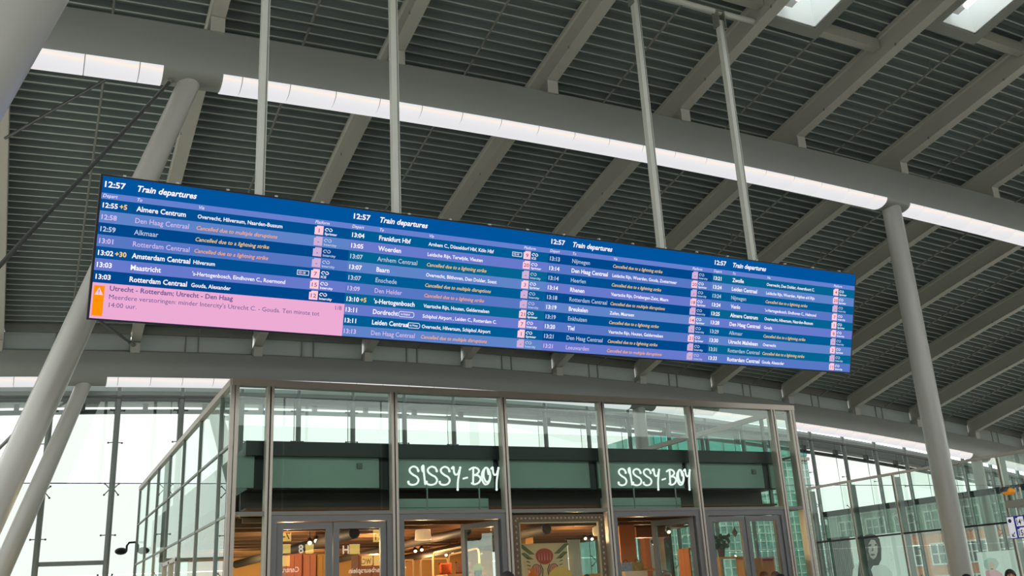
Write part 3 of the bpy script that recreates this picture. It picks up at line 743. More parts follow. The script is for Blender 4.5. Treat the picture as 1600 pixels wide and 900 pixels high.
pS = at(965.5, 745, YS+.06).x; neon(pS, at(1079,745,YS+.06).x, 'white handwritten neon shop sign in the fourth glass bay, right of the two')

# ------------------------------------------------------------------ shop interior
WARM = (1, .66, .34)
def lamp(x, y, z, e, c=WARM, r=.03):
    l = bpy.data.lights.new('shop_lamp', 'POINT'); l.energy = e; l.color = c; l.shadow_soft_size = r
    o = bpy.data.objects.new('shop_lamp', l); COL.objects.link(o); o.location = (x, y, z)
CREAM = mat('cream shade', (236,214,176), .7, emit=(255,214,160), es=.35)
BRASS = mat('wood fixture', (170,112,62), .6)
DARKM = mat('black metal', (30,28,28), .5)
WOOD = mat('pale wood', (206,150,92), .6, var=.15, stretch=(8,8,1))
FRAMEW = mat('cream tube frame', (232,198,146), .5)
def shade(me, ang):
    me.polygons.foreach_set('use_smooth', [True]*len(me.polygons))
    try: me.set_sharp_from_angle(angle=math.radians(ang))
    except Exception: pass
ps = at(661, 835, 18.5)
o = thing('pendant_lamp', ps, 'white drum pendant lamp hanging inside the second bay doorway', 'lamp')
MB().lathe((ps.x, ps.y, ps.z-.11), [(.17,0),(.15,.20),(.145,.20),(.165,0)], 20).build('lamp_shade', CREAM, o, smooth=True)
MB().tube([(ps.x,ps.y,ps.z-.02),(ps.x,ps.y,3.2)], .008, 6).build('cord', DARKM, o)
MB().ball((ps.x,ps.y,ps.z-.02), .04, 8).build('bulb', glow('warm bulb', (255,214,150), 5), o); lamp(ps.x, ps.y, ps.z-.25, 35)
DOME = mat('terracotta dome', (176,120,80), .5)
for (px, py, Y, lb) in ((698,838,20,'small terracotta dome lamp nearest the drum lamp'),(722,826,20.5,'small terracotta dome lamp in the middle of the doorway'),(743,827,20.5,'small terracotta dome lamp by the open door leaf')):
    p = at(px, py, Y); o = thing('dome_lamp', p, lb, 'lamp', 'dome lamps in the doorway')
    MB().lathe((p.x,p.y,p.z-.07), [(.085,.14),(.08,.10),(.07,.05),(.05,.02),(.001,0)], 14).build('lamp_shade', DOME, o, smooth=True)
    MB().tube([(p.x,p.y,p.z+.05),(p.x,p.y,3.2)], .006, 5).build('cord', DARKM, o)
BULB = glow('spot lens', (255,232,190), 3)
spots = [(649,861,24),(659,859,24),(704,858,23),(715,856,23),(697,867,25),(707,865,25),(484,848,19),(494,845,19),(914,833,22),(925,842,22),(1022,850,19.9),(1045,831,18.7)]
for i, (px, py, Y) in enumerate(spots):
    p = at(px, py, Y); zc = min(p.z, 3.0)
    where = {0:'far left one over the racks',1:'second over the racks',2:'third over the racks',3:'fourth over the racks',4:'low one over the cushions',5:'low one near the rack post',6:'left of the pair behind the left door',7:'right of the pair behind the left door',8:'above the dark mannequin',9:'right of the mannequin',10:'low in the fourth bay',11:'high in the fourth bay',12:'behind the right door leaf',13:'above the shelf in the fifth bay'}[i]
    o = thing('ceiling_spotlight', (p.x,p.y,zc), 'small glowing track spotlight in the shop, '+where, 'spotlight', 'track spotlights in the shop')
    MB().tube([(p.x,p.y,zc),(p.x+.02,p.y+.09,zc+.07)], .045, 10).build('spot_can', DARKM, o)
    MB().tube([(p.x+.02,p.y+.08,zc+.06),(p.x+.02,p.y+.08,3.2)], .008, 5).build('stem', DARKM, o)
    MB().tube([(p.x-.003,p.y-.012,zc-.008),(p.x-.001,p.y-.004,zc-.002)], .042, 10).build('lens', BULB, o)
for (x, y, z, e) in ((4.4,18.5,2.7,90),(6.6,20,2.7,100),(6.2,24.5,2.6,160),(8.4,18,2.7,60),(9.4,24.5,2.5,110),(11,19,2.7,60),(13,19.5,2.6,50),(4.2,24,2.6,110)): lamp(x, y, z, e)
# ducts under the shop ceiling
for i, (x, r_) in enumerate(((5.2,.16),(7.4,.13),(9.1,.16))):
    o = thing('air_duct', (x, 22, 3.0), 'dark round air duct along the shop ceiling, '+('leftmost','middle one','rightmost')[i], 'duct')
    MB().tube([(x,16.9,2.87),(x+.4*i-.2,26.8,2.87)], r_*.62, 12).build('duct_tube', mat('duct grey', (58,48,42), .7) if i == 0 else bpy.data.materials['duct grey'], o, smooth=True)
# hanging rails (rounded tube frames)
def rack(pts, label, r_=.022):
    P = [at(*p) for p in pts]; P = [Vector((p.x, p.y, max(0.03, p.z))) for p in P]
    o = thing('clothes_rack', (P[0].x, P[0].y, 0), label, 'rack', 'cream tube racks in the second bay')
    a = Vector((P[0].x, P[0].y, .02)); b = Vector((P[-1].x, P[-1].y, .02)); zt = (P[0].z+P[-1].z)/2
    q = [a, Vector((a.x,a.y,zt-.12)), Vector((a.x,a.y,zt))+(b-a)*.02+Vector((0,0,-.03)), Vector((a.x,a.y,zt))+(b-a)*.06, Vector((b.x,b.y,zt))-(b-a)*.06, Vector((b.x,b.y,zt))-(b-a)*.02+Vector((0,0,-.03)), Vector((b.x,b.y,zt-.12)), b]
    MB().tube(q, r_, 8).build('frame', FRAMEW, o, smooth=True)
    MB().tube([a+(b-a)*.0+Vector((0,0,.35)), b+Vector((0,0,.35))], r_*.8, 8).build('lower_rail', FRAMEW, o)
    return o
rack([(676,864,19),(729,853,16.9)], 'cream round-cornered tube rack nearest, in front of the cushions')
rack([(701,866,21),(748,858,18.6)], 'cream tube rack right behind the nearest one')
rack([(657,874,21),(700,872,21)], 'cream tube rack in the middle at the back')
rack([(632,875,22),(646,875,22)], 'cream tube rack cut by the left door jamb')
# tables, cushions, plants
def box_table(x0, x1, y, z, label, name='display_table', dy=.6):
    o = thing(name, ((x0+x1)/2, y, 0), label, 'table')
    MB().box(x0, y-dy/2, z-.04, x1, y+dy/2, z).build('tabletop', WOOD, o)
    for x in (x0+.03, x1-.03):
        for yy in (y-dy/2+.03, y+dy/2-.03): MB().box(x-.02, yy-.02, 0, x+.02, yy+.02, z-.04).build('leg', WOOD, o)
    return o
ta, tb = at(690, 898, 18.4), at(752, 896, 18.4); box_table(ta.x, tb.x, 18.4, ta.z, 'wooden display table under the cushions in the doorway')
def cushion(px0, px1, pyt, pyb, Y, m_, label, lean_=0):
    a, b = at(px0, pyb, Y), at(px1, pyt, Y); cx, cz = (a.x+b.x)/2, (a.z+b.z)/2; hw, hh = abs(b.x-a.x)/2, abs(b.z-a.z)/2
    mb = MB(); n = 8; vs = []; fs = []
    for s_ in (-1, 1):
        for i in range(n+1):
            for j in range(n+1):
                u, v = i/n*2-1, j/n*2-1; t = .07*max(0, (1-u**4)*(1-v**4))**.5; k = 1-.10*(1-abs(u*v))
                vs.append((cx+u*hw*(k if abs(u) == 1 or abs(v) == 1 else 1), Y+s_*t, cz+v*hh*(k if abs(v) == 1 or abs(u) == 1 else 1)))
    N = (n+1)**2
    for s_ in (0, 1):
        for i in range(n):
            for j in range(n):
                q = s_*N+i*(n+1)+j; fs.append((q, q+1, q+n+2, q+n+1))
    mb.add(vs, fs); o = mb.build('cushion', m_, smooth=True); return tag(o, label, 'cushion')
pat = mat('orange floral cloth', (214,88,36), .8, var=.6, scale=14)
pat2 = mat('dark floral cloth', (92,52,44), .8, var=.8, scale=16)
cushion(686, 706, 879, 898, 18.3, pat, 'bright orange cushion standing on the doorway table')
cushion(712, 735, 877, 897, 18.5, pat2, 'dark patterned cushion behind the nearest rack post')
def plant(px, py, Y, label, n, col, pot=True, h=.35, sp=.2):
    p = at(px, py, Y); o = thing('potted_plant', p, label, 'plant')
    lm = mat('leaf '+label[:12], col, .6, var=.3)
    MB().lathe(p, [(.06,0),(.085,.14),(.075,.14),(.055,.02)], 14).build('pot', mat('pot '+label[:12], (88,66,52), .7), o)
    for i in range(n):
        a = random.uniform(0, 2*PI); r_ = random.uniform(.2,1)*sp; z = random.uniform(.2,1)*h
        c = p+Vector((math.cos(a)*r_, math.sin(a)*r_, .1+z)); L = .055
        MB().poly([c+Vector((-L,0,0)), c+Vector((-L*.3,0,L*.7)), c+Vector((L*.7,.01,L*.9)), c+Vector((L,.01,0)), c+Vector((L*.2,0,-L*.7))], (0,.004,0)).build('leaf', lm, o)
    st = MB()
    for i in range(5):
        a = i*1.3; st.tube([p+Vector((0,0,.05)), p+Vector((math.cos(a)*sp*.3, math.sin(a)*sp*.3, h*.5)), p+Vector((math.cos(a)*sp*.7, math.sin(a)*sp*.7, h))], .006, 5)
    st.build('stem', mat('stem '+label[:12], (70,84,40), .7), o)
# plant in the doorway and on the shelf
p = at(747, 897, 16.9); box_table(p.x-.18, p.x+.18, 16.9, p.z-.14, 'small wooden plant stand by the open door leaf', 'plant_stand', .3)
plant(747, 903.5, 16.9, 'yellow flowering plant by the open door leaf', 30, (206,200,70), True, .12, .09)
sh0, sh1 = at(1122, 871, 16.6), at(1160, 873, 16.6)
def shelf_unit(x0, x1, y, zt, label, mt=WOOD, n=3):
    o = thing('shelf_unit', ((x0+x1)/2, y, 0), label, 'shelf')
    for x in (x0, x1): MB().box(x-.02, y-.2, 0, x+.02, y+.2, zt-.03).build('side_panel', mt, o)
    for k in range(n): MB().box(x0-.02, y-.2, zt-.03-k*zt/n, x1+.02, y+.2, zt-k*zt/n).build('shelf', mt, o)
    return o
shelf_unit(sh0.x-.1, sh1.x, 16.6, sh0.z, 'pale wooden shelf unit behind the right double doors, holding the plant')
q = at(1128, 869, 18.6); plant(1128, 870.5, 16.6, 'leafy green plant in a brown pot on the shelf unit', 42, (60,84,48), True, .34, .2)
p0, p1 = at(1180, 872, 16.4), at(1199, 874, 16.4); shelf_unit(p0.x, p1.x, 16.4, p0.z, 'pale wooden shelf unit at the right end of the shop')
for px, lb in ((1193,'left of the two brown mushroom shaped table lamps'),(1211,'right of the two brown mushroom shaped table lamps')):
    p = at(px, 893, 15.93); o = thing('table_lamp', (p.x,p.y,1.35), lb, 'lamp')
    MB().lathe((p.x,p.y,p.z-.26), [(.07,0),(.07,.02),(.025,.04),(.02,.2)], 14).build('base', BRASS, o)
    MB().lathe((p.x,p.y,p.z-.08), [(.09,0),(.085,.04),(.055,.075),(.001,.09)], 18).build('lamp_shade', mat('brown shade '+lb[:4], (116,62,30), .5), o, smooth=True)
p = at(1202, 893, 15.93); box_table(p.x-.27, p.x+.2, 15.93, at(1196,893,15.93).z-.26, 'low wooden table with the two mushroom lamps', 'display_table', .24)
p = at(1148, 832, 16.3); o = thing('pendant_lamp', p, 'small teardrop pendant lamp hanging behind the right double doors', 'lamp')
MB().lathe((p.x,p.y,p.z-.10), [(.001,0),(.03,.04),(.062,.09),(.06,.11),(.02,.17),(.018,.2)], 14).build('lamp_shade', mat('grey teardrop', (126,120,108), .4), o, smooth=True)
MB().tube([(p.x,p.y,p.z+.1),(p.x,p.y,3.3)], .006, 5).build('cord', DARKM, o)
# third bay: ornate frame printed round the window, floral hanging, curtain, mannequin
orn = thing('ornate_frame', (8.69, YS+.08, 1.5), 'carved brown and cream picture frame around the third bay window', 'frame')
a, b, zt = FM[2]+.10, FM[3]-.10, ZTR-.07
MB().box(a, YS+.03, .3, a+.13, YS+.07, zt).box(b-.13, YS+.03, .3, b, YS+.07, zt).box(a+.13, YS+.03, zt-.13, b-.13, YS+.07, zt).build('frame_band', mat('mauve brown print', (120,88,76), .6, var=.35, scale=25), orn)
MB().box(a+.13, YS+.025, .3, a+.15, YS+.075, zt-.13).box(b-.15, YS+.025, .3, b-.13, YS+.075, zt-.13).box(a+.13, YS+.025, zt-.15, b-.13, YS+.075, zt-.13).build('inner_bead', mat('cream bead', (196,176,140), .5), orn)
bead = MB()
for k in range(22): bead.ball((a+.10+k*(b-a-.2)/21, YS+.03, zt-.06), .026, 6, (1,.5,.8)); 
for k in range(26):
    for xx in (a+.065, b-.065): bead.ball((xx, YS+.03, zt-.10-k*.10), .026, 6, (.8,.5,1))
tag(bead.build('carved_beads', mat('cream carving', (186,160,130), .6), orn), kind='stuff')
# floral wall hanging (own design)
fh = thing('wall_hanging', at(850, 890, 16.6), 'cream wall hanging with red flower and green leaf pattern in the third bay', 'wall hanging')
c0, c1 = at(812, 850, 16.6), at(886, 850, 16.6)
MB().box(c0.x, 16.6, .4, c1.x, 16.63, c0.z).build('cloth', mat('cream cloth', (232,206,160), .85), fh)
cx = (c0.x+c1.x)/2; RED = mat('faded red print', (190,84,70), .8); PINK = mat('pink print', (226,150,128), .8); GRN = mat('olive print', (120,132,80), .8); LINE = mat('dark print line', (70,54,40), .8)
def flat(pts, mt, name, par, y): MB().poly([(x, y, z) for x, z in pts], (0,-.004,0)).build(name, mt, par)
zc = c0.z-.22
flat([(cx+.19*math.cos(t), zc+.17*math.sin(t)*(1 if math.sin(t) < 0 else .75)) for t in [2*PI*k/20 for k in range(20)]], RED, 'flower', fh, 16.598)
for i in range(-2, 3): flat([(cx+i*.06-.012, zc-.08), (cx+i*.06, zc-.10), (cx+i*.06+.012, zc-.08), (cx+i*.06, zc+.05)], PINK, 'petal_mark', fh, 16.593)
for sx in (-1, 1):
    for i in range(5):
        t = .3+i*.22; x0, z0 = cx+sx*(.2+.04*i), zc+.02+.03*i-.12*(i % 2)
        flat([(x0, z0), (x0+sx*.10, z0+.07), (x0+sx*.20, z0+.06), (x0+sx*.12, z0)], GRN, 'leaf', fh, 16.597)
    for i in range(7):
        z0 = zc-.05-.07*i; x0 = cx+sx*(.33-.01*i)
        MB().tube([(x0, 16.592, z0), (x0+sx*.07, 16.592, z0+.02)], .007, 5).build('print_line', LINE, fh)
    flat([(cx+sx*.19+.10*math.cos(t), zc-.27+.11*math.sin(t)) for t in [2*PI*k/16 for k in range(16)]], PINK, 'flower', fh, 16.596)
    MB().tube([(cx+sx*.19+.10*math.cos(t), 16.592, zc-.27+.11*math.sin(t)) for t in [2*PI*k/16 for k in range(16)]], .006, 5, closed=True).build('print_line', LINE, fh)
    MB().tube([(cx+sx*.02, 16.592, zc-.62), (cx+sx*.07, 16.592, zc-.4), (cx+sx*.05, 16.592, zc-.26), (cx+sx*.10, 16.592, zc-.16)], .008, 5).build('print_line', LINE, fh)
    for i in range(3): MB().tube([(cx+sx*(.14+.045*i), 16.59, zc-.36+.01*i), (cx+sx*(.15+.05*i), 16.59, zc-.20)], .004, 5).build('print_line', RED, fh)
# white curtain strips
cu = thing('curtain', at(896, 880, 16.7), 'white hanging curtain folds beside the wall hanging in the third bay', 'curtain')
u0, u1, zt = at(887, 845, 16.7).x, at(906, 845, 16.7).x, at(896, 843, 16.7).z
vs = []; fs = []; N = 24
for k in range(N+1):
    x = u0+(u1-u0)*k/N; y = 16.7+.03*math.sin(k*1.6); vs += [(x,y,.2),(x,y,zt)]
for k in range(N): fs.append((2*k, 2*k+2, 2*k+3, 2*k+1))
MB().add(vs, fs).build('fabric', mat('white curtain cloth', (222,218,200), .8), cu, smooth=True, fix=False)
MB().tube([(u0-.05,16.7,zt+.01),(u1+.05,16.7,zt+.01)], .012, 8).build('curtain_rail', DARKM, cu)
mn = thing('mannequin', (at(915,880,17.2).x, 17.2, 0), 'dark teal dressed mannequin behind the third bay window', 'mannequin')
mx_ = at(915,880,17.2).x; zt = at(915,843,17.2).z
MB().lathe((mx_,17.2,0), [(.16,0),(.16,.02),(.02,.03),(.02,.75),(.20,.78),(.16,1.1),(.14,1.3),(.2,1.55),(.19,1.62),(.06,1.68),(.055,1.75)], 18).build('torso', mat('dark teal cloth', (30,48,52), .8), mn, smooth=True)
MB().ball((mx_,17.2,1.88), .1, 12, (.85,.95,1.25)).build('head', mat('mannequin grey', (70,92,92), .4), mn, smooth=True)
p = at(832, 893, 15.95); o = MB().lathe((p.x, p.y, p.z-.55), [(.10,0),(.15,.1),(.16,.3),(.12,.45),(.05,.55),(.06,.6)], 18).build('vase', mat('orange glaze', (236,120,40), .3), smooth=True); tag(o, 'orange and yellow vase at the foot of the wall hanging', 'vase')
p = at(878, 888, 15.95)
o = thing('armchair', (p.x,p.y,0), 'yellow rounded chair back in front of the wall hanging', 'chair')
zt = p.z+.04; Hh = .5
MB().poly([(p.x+.24*math.cos(t)*1.0, 16.0, zt-.22+.22*math.sin(t)) for t in [PI*k/12 for k in range(13)]]+[(p.x-.24,16.0,.7),(p.x+.24,16.0,.7)], (0,.06,0)).build('backrest', mat('mustard velvet', (228,180,92), .8), o)
MB().box(p.x-.25, 15.92, .45, p.x+.25, 16.45, .62).build('seat', bpy.data.materials['mustard velvet'], o)
for dx in (-.2,.2):
    for yy in (16.0,16.4): MB().tube([(p.x+dx,yy,0),(p.x+dx,yy,.45)], .02, 8).build('leg', DARKM, o)
ta, tb = at(905, 898, 17.8), at(936, 896, 17.8); box_table(ta.x, tb.x, 17.8, ta.z, 'narrow wooden console table right of the mannequin')
p = at(934, 828, 18.4); o = thing('pendant_lamp', p, 'cream round pendant lamp at the right edge of the third bay', 'lamp')
MB().lathe((p.x,p.y,p.z-.12), [(.10,0),(.125,.08),(.11,.17),(.06,.2)], 16).build('lamp_shade', CREAM, o, smooth=True)
MB().tube([(p.x,p.y,p.z+.06),(p.x,p.y,3.2)], .006, 5).build('cord', DARKM, o)
# fourth bay
def post(px, pyt, pyb, Y, w_, mt, label):
    p = at(px, pyt, Y); o = MB().box(p.x-w_/2, Y-.1, 0, p.x+w_/2, Y+.1, 3.03).build('post', mt); tag(o, label, 'post'); return o
post(974, 812, 900, 18.6, .42, mat('tan panel', (196,132,84), .7), 'tan wall post just inside the fourth bay doorway')
post(1006, 830, 900, 20.5, .16, mat('brown post', (110,70,44), .6), 'narrow brown post in the middle of the fourth bay')
post(1038, 830, 900, 19.6, .22, mat('dark brown post', (46,32,26), .6), 'dark brown post right of the middle of the fourth bay')
p = at(1020, 832, 19.3); o = MB().box(at(989,835,19.3).x, 19.15, p.z-.12, at(1040,830,19.3).x, 19.35, p.z+.12).build('lintel', bpy.data.materials['brown post']); tag(o, 'brown timber lintel across the fourth bay', 'beam')
p = at(981, 886, 17); o = thing('display_plinth', (p.x,17,0), 'pale plinth under the handbags in the fourth bay', 'plinth')
zz = at(981,893,17).z; MB().box(at(968,893,17).x, 16.8, 0, at(1003,893,17).x, 17.2, zz).build('body', mat('plinth paint', (214,184,150), .7), o)
for (px0, px1, lb, c) in ((970,985,'grey patterned handbag on the plinth, left of the two',(142,146,150)),(987,1002,'mustard patterned handbag on the plinth, right of the two',(160,132,72))):
    a_, b_ = at(px0, 893, 17), at(px1, 876, 17); o = thing('handbag', ((a_.x+b_.x)/2, 17, a_.z), lb, 'handbag')
    MB().poly([(a_.x,16.95,zz),(b_.x,16.95,zz),(b_.x+.01,16.95,zz+.10),(b_.x-.02,16.95,zz+.18),(a_.x+.02,16.95,zz+.18),(a_.x-.01,16.95,zz+.10)], (0,.09,0)).build('body', mat('bag '+lb[:5], c, .7, var=.7, scale=20), o)
    xm = (a_.x+b_.x)/2; MB().tube([(xm+.05*math.cos(t),16.99,zz+.17+.06*math.sin(t)) for t in [PI*k/8 for k in range(9)]], .006, 6).build('handle', DARKM, o)
o = thing('wooden_chair', (at(1018,890,18.4).x, 18.4, 0), 'pale wooden chair back in the middle of the fourth bay', 'chair')
x0_, x1_, zt = at(1005,888,18.4).x, at(1030,888,18.4).x, at(1018,888,18.4).z
for x in (x0_, x1_):
    MB().box(x-.02,18.4,0,x+.02,18.44,zt).build('leg', WOOD, o); MB().box(x-.02,18.0,0,x+.02,18.04,.45).build('leg', WOOD, o)
MB().box(x0_,18.4,zt-.05,x1_,18.44,zt).build('backrest', WOOD, o); MB().box(x0_-.02,18.0,.45,x1_+.02,18.44,.5).build('seat', WOOD, o)
p = at(1041, 897, 16.9); o = MB().lathe((p.x,p.y,p.z-.18), [(.05,0),(.09,.05),(.12,.13),(.10,.21),(.05,.25),(.045,.27)], 18).build('vase', mat('dark red glaze', (120,28,24), .2), smooth=True); tag(o, 'dark red glossy round vase in the fourth bay doorway', 'vase')
box_table(p.x-.2, p.x+.2, 16.9, p.z-.18, 'small wooden stand under the dark red vase', 'vase_stand', .3)
a_, b_ = at(1071, 857, 17.6), at(1094, 880, 17.6)
shelf_unit(a_.x-.05, b_.x, 17.6, a_.z, 'orange lit wooden cabinet seen through the open right door leaf', mat('orange wood', (206,120,60), .6), 4)
# tall cabinet panels behind left double doors
for k, (px0, px1, c) in enumerate(((474,494,(196,120,92)),(496,512,(202,148,76)),(447,472,(190,110,84)),(560,600,(150,96,70)))):
    a_, b_ = at(px0, 866, 20), at(px1, 866, 20); z_ = a_.z
    o = thing('wardrobe', ((a_.x+b_.x)/2, 20, 0), ('rose brown wardrobe in the middle of the left door pane','ochre wardrobe at the right of the left door pane','rose brown wardrobe at the left of the left door pane','dark rose wardrobe behind the second door leaf')[k], 'wardrobe')
    mt = mat('wardrobe %d' % k, c, .7)
    MB().box(a_.x, 20, 0, b_.x, 20.5, z_).build('carcass', mt, o)
    xm = (a_.x+b_.x)/2
    for (q0, q1) in ((a_.x+.01, xm-.005), (xm+.005, b_.x-.01)): MB().box(q0, 19.97, .05, q1, 20, z_-.03).build('door', mt, o)

# ------------------------------------------------------------------ second pavilion on the right (its left wall)
XP = 28.2
pav = thing('glass_pavilion', (XP, 24, 0), 'second glass pavilion at right with posters behind its side wall', 'pavilion')
MB().box(XP-.05, 8, ZT+.02, XP+.05, 29.85, ZT+.11).build('top_rail', M['alu'], pav)
PY = [29.8-2.2*k for k in range(11)]
for y in PY:
    MB().box(XP-.05, y-.05, 0, XP+.02, y-.015, ZT+.02).box(XP-.05, y+.015, 0, XP+.02, y+.05, ZT+.02).build('mullion', M['alu'], pav)
    MB().box(XP+.02, y-.04, 0, XP+.30, y+.04, ZT-.05).build('glass_fin', M['tube'], pav)
MB().box(XP-.03, 8, ZTR-.03, XP+.05, 29.8, ZTR+.03).build('transom', M['alu_dark'], pav)
for y1, y0 in zip(PY[:-1], PY[1:]):
    for z0, z1 in ((.05, ZTR-.04), (ZTR+.04, ZT)):
        MB().add([(XP,y0+.05,z0),(XP,y1-.05,z0),(XP,y1-.05,z1),(XP,y0+.05,z1)], [(0,1,2,3)]).build('pane', M['glass_p'], pav, fix=False)
    MB().add([(XP+.36,y0+.02,ZTR+.05),(XP+.36,y1-.02,ZTR+.05),(XP+.36,y1-.02,4.06),(XP+.36,y0+.02,4.06)], [(0,1,2,3)]).build('tinted_panel', M['glass_s'], pav, fix=False)
MB().box(XP+.30, 8, 4.06, XP+.55, 29.6, 4.26).build('roof_edge', M['black_band'], pav)
slm = MB(); y = 28.55
while y < 29.6: slm.box(XP+.5, y, 0, XP+.55, y+.06, 3.2); y += .10
tag(slm.build('slat_screen', M['tube'], pav), kind='stuff')
MB().box(XP+.5, 28.5, 3.15, XP+.58, 29.7, 3.25).build('slat_head', M['tube'], pav)
POSTER = mat('glowing white poster paper', (226,234,230), .6, emit=(226,234,230), es=0.42); HAIR = mat('poster black ink', (52,50,50), .7); SKIN = mat('poster grey skin', (196,186,180), .7, emit=(196,186,180), es=0.3); MID = mat('poster mid grey', (128,120,116), .7)  # paper and skin print given a glow to look bright behind the glass
XQ = XP+.34
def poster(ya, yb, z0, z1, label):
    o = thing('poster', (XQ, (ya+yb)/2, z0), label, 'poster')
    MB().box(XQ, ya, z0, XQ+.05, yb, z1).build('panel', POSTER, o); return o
def pp(pts, mt, name, par, off, X=XQ):
    P = [atX(x, y, X-off) for x, y in pts]; MB().poly([(X-off, p.y, p.z) for p in P], (-.0015,0,0)).build(name, mt, par)
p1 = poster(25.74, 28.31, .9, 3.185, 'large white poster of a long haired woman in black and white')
pp([(1346,842),(1352,836),(1360,834),(1368,836),(1374,842),(1377,856),(1377,874),(1373,883),(1364,884),(1361,890),(1364,900),(1366,915),(1340,915),(1341,890),(1343,868),(1343,852)], HAIR, 'printed_hair', p1, .004)
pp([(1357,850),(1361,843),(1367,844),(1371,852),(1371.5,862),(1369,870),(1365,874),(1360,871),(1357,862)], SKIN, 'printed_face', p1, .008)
pp([(1343,866),(1350,862),(1357,866),(1357,876),(1345,879)], MID, 'printed_hand', p1, .010)
pp([(1356,852),(1360,850),(1362,852),(1359,854)], HAIR, 'printed_eye', p1, .012); pp([(1366,851),(1369,850),(1371,852),(1368,853)], HAIR, 'printed_eye', p1, .012)
pp([(1359,867),(1363,865),(1368,866),(1364,869)], MID, 'printed_mouth', p1, .012); pp([(1363,854),(1365,860),(1362,862)], MID, 'printed_nose', p1, .012)
pp([(1369,880),(1384,884),(1394,894),(1398,915),(1362,915),(1362,890)], mat('poster pale shirt', (214,220,216), .7, emit=(214,220,216), es=0.38), 'printed_shirt', p1, .003)  # shirt print carries the same added glow
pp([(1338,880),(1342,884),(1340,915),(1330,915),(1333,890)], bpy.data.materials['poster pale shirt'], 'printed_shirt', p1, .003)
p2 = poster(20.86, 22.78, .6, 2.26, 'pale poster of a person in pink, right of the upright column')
FAINT = mat('poster faint hair', (200,214,208), .7, emit=(200,214,208), es=0.36); PK = mat('poster pink cloth', (232,178,190), .7, emit=(232,178,190), es=0.4); SK2 = mat('poster pale skin', (226,198,184), .7, emit=(226,198,184), es=0.36)  # second poster's prints brightened by a glow in their colour too
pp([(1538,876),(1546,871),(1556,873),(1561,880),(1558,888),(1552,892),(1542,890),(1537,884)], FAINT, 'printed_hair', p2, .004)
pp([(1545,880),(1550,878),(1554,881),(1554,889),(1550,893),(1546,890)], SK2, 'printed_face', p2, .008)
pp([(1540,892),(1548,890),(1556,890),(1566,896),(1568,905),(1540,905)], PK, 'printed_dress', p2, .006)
pp([(1547,889),(1550,888),(1553,889),(1550,890)], bpy.data.materials['poster mid grey'], 'printed_mouth', p2, .01)

# ------------------------------------------------------------------ buildings beyond the facade
tb_ = thing('office_building', (50, 62, 0), 'turquoise glass building with white grid seen through the right of the shop', 'building')
TQ = mat('turquoise glazing', (120,176,164), .15, 0, .25, .35); GRID = mat('pale grid', (206,226,218), .5)
BX0, BX1, BY0, BZ = 41.8, 57.2, 60, 13.2
MB().box(BX0, BY0+.1, 0, BX1, BY0+14, BZ).build('glazed_body', TQ, tb_)
x = BX0; i = 0
while x < BX1-.05: MB().box(x-.045, BY0, 0, x+.045, BY0+.12, BZ-2).build('grid_mullion', GRID, tb_); x += .62
z = .5
while z < BZ-2: MB().box(BX0, BY0+.02, z-.04, BX1, BY0+.12, z+.04).build('grid_transom', GRID, tb_); z += .62
MB().box(BX0-.1, BY0-.1, BZ-2.0, BX1+.1, BY0+.15, BZ-1.75).build('cornice', M['steel'], tb_)
for k in range(7): MB().box(BX0+.3+k*2.2, BY0+.0, BZ-1.6, BX0+2.2+k*2.2, BY0+.14, BZ-.2).build('window_band', mat('bright turquoise glass', (96,196,184), .1) if k == 0 else bpy.data.materials['bright turquoise glass'], tb_)
MB().box(BX1, BY0+.1, 0, 62.5, BY0+10, 6.0).build('low_wing', TQ, tb_)
for k in range(9): MB().box(BX1+.5+k*.6, BY0, 0, BX1+.58+k*.6, BY0+.12, 6).build('grid_mullion', GRID, tb_)
for k in range(9): MB().box(BX1, BY0+.02, .5+k*.62, 62.5, BY0+.12, .58+k*.62).build('grid_transom', GRID, tb_)
bb = thing('brick_building', (52, 45, 0), 'brick building with white framed windows outside, seen through the right pavilion', 'building')
BRICK = mat('orange brick', (196,130,92), .85, var=.2, scale=8, bump=.2); UP = mat('grey upper cladding', (150,150,140), .7)
XB = 50
MB().box(XB, 33, 0, XB+10, 51.4, 4.1).build('brick_wall', BRICK, bb)
MB().box(XB-.06, 33, 4.1, XB+10, 51.4, 5.75).build('upper_storey', UP, bb)
MB().box(XB-.25, 32.8, 5.75, XB+10.2, 51.6, 5.87).build('roof_edge', M['girder'], bb)
WF = mat('white window frame', (222,226,218), .5); WG = mat('dark window glass', (70,86,84), .1)
for k in range(7):
    for z0, z1 in ((4.25, 5.45), (2.2, 3.5), (.4, 1.6)):
        y0 = 34.2+k*2.4; X_ = XB-.14 if z0 > 4 else XB-.08
        f = MB(); e = .09
        f.box(X_, y0, z0, X_+.1, y0+1.7, z0+e).box(X_, y0, z1-e, X_+.1, y0+1.7, z1)
        for t in (0, .53, 1.07, 1.61): f.box(X_, y0+t, z0+e, X_+.1, y0+t+e, z1-e)
        f.box(X_+.01, y0, (z0+z1)/2-.03, X_+.09, y0+1.7, (z0+z1)/2+.03)
        w_ = f.build('window', WF, bb)
        MB().box(X_+.06, y0+.05, z0+.05, X_+.08, y0+1.65, z1-.05).build('pane', WG, w_)
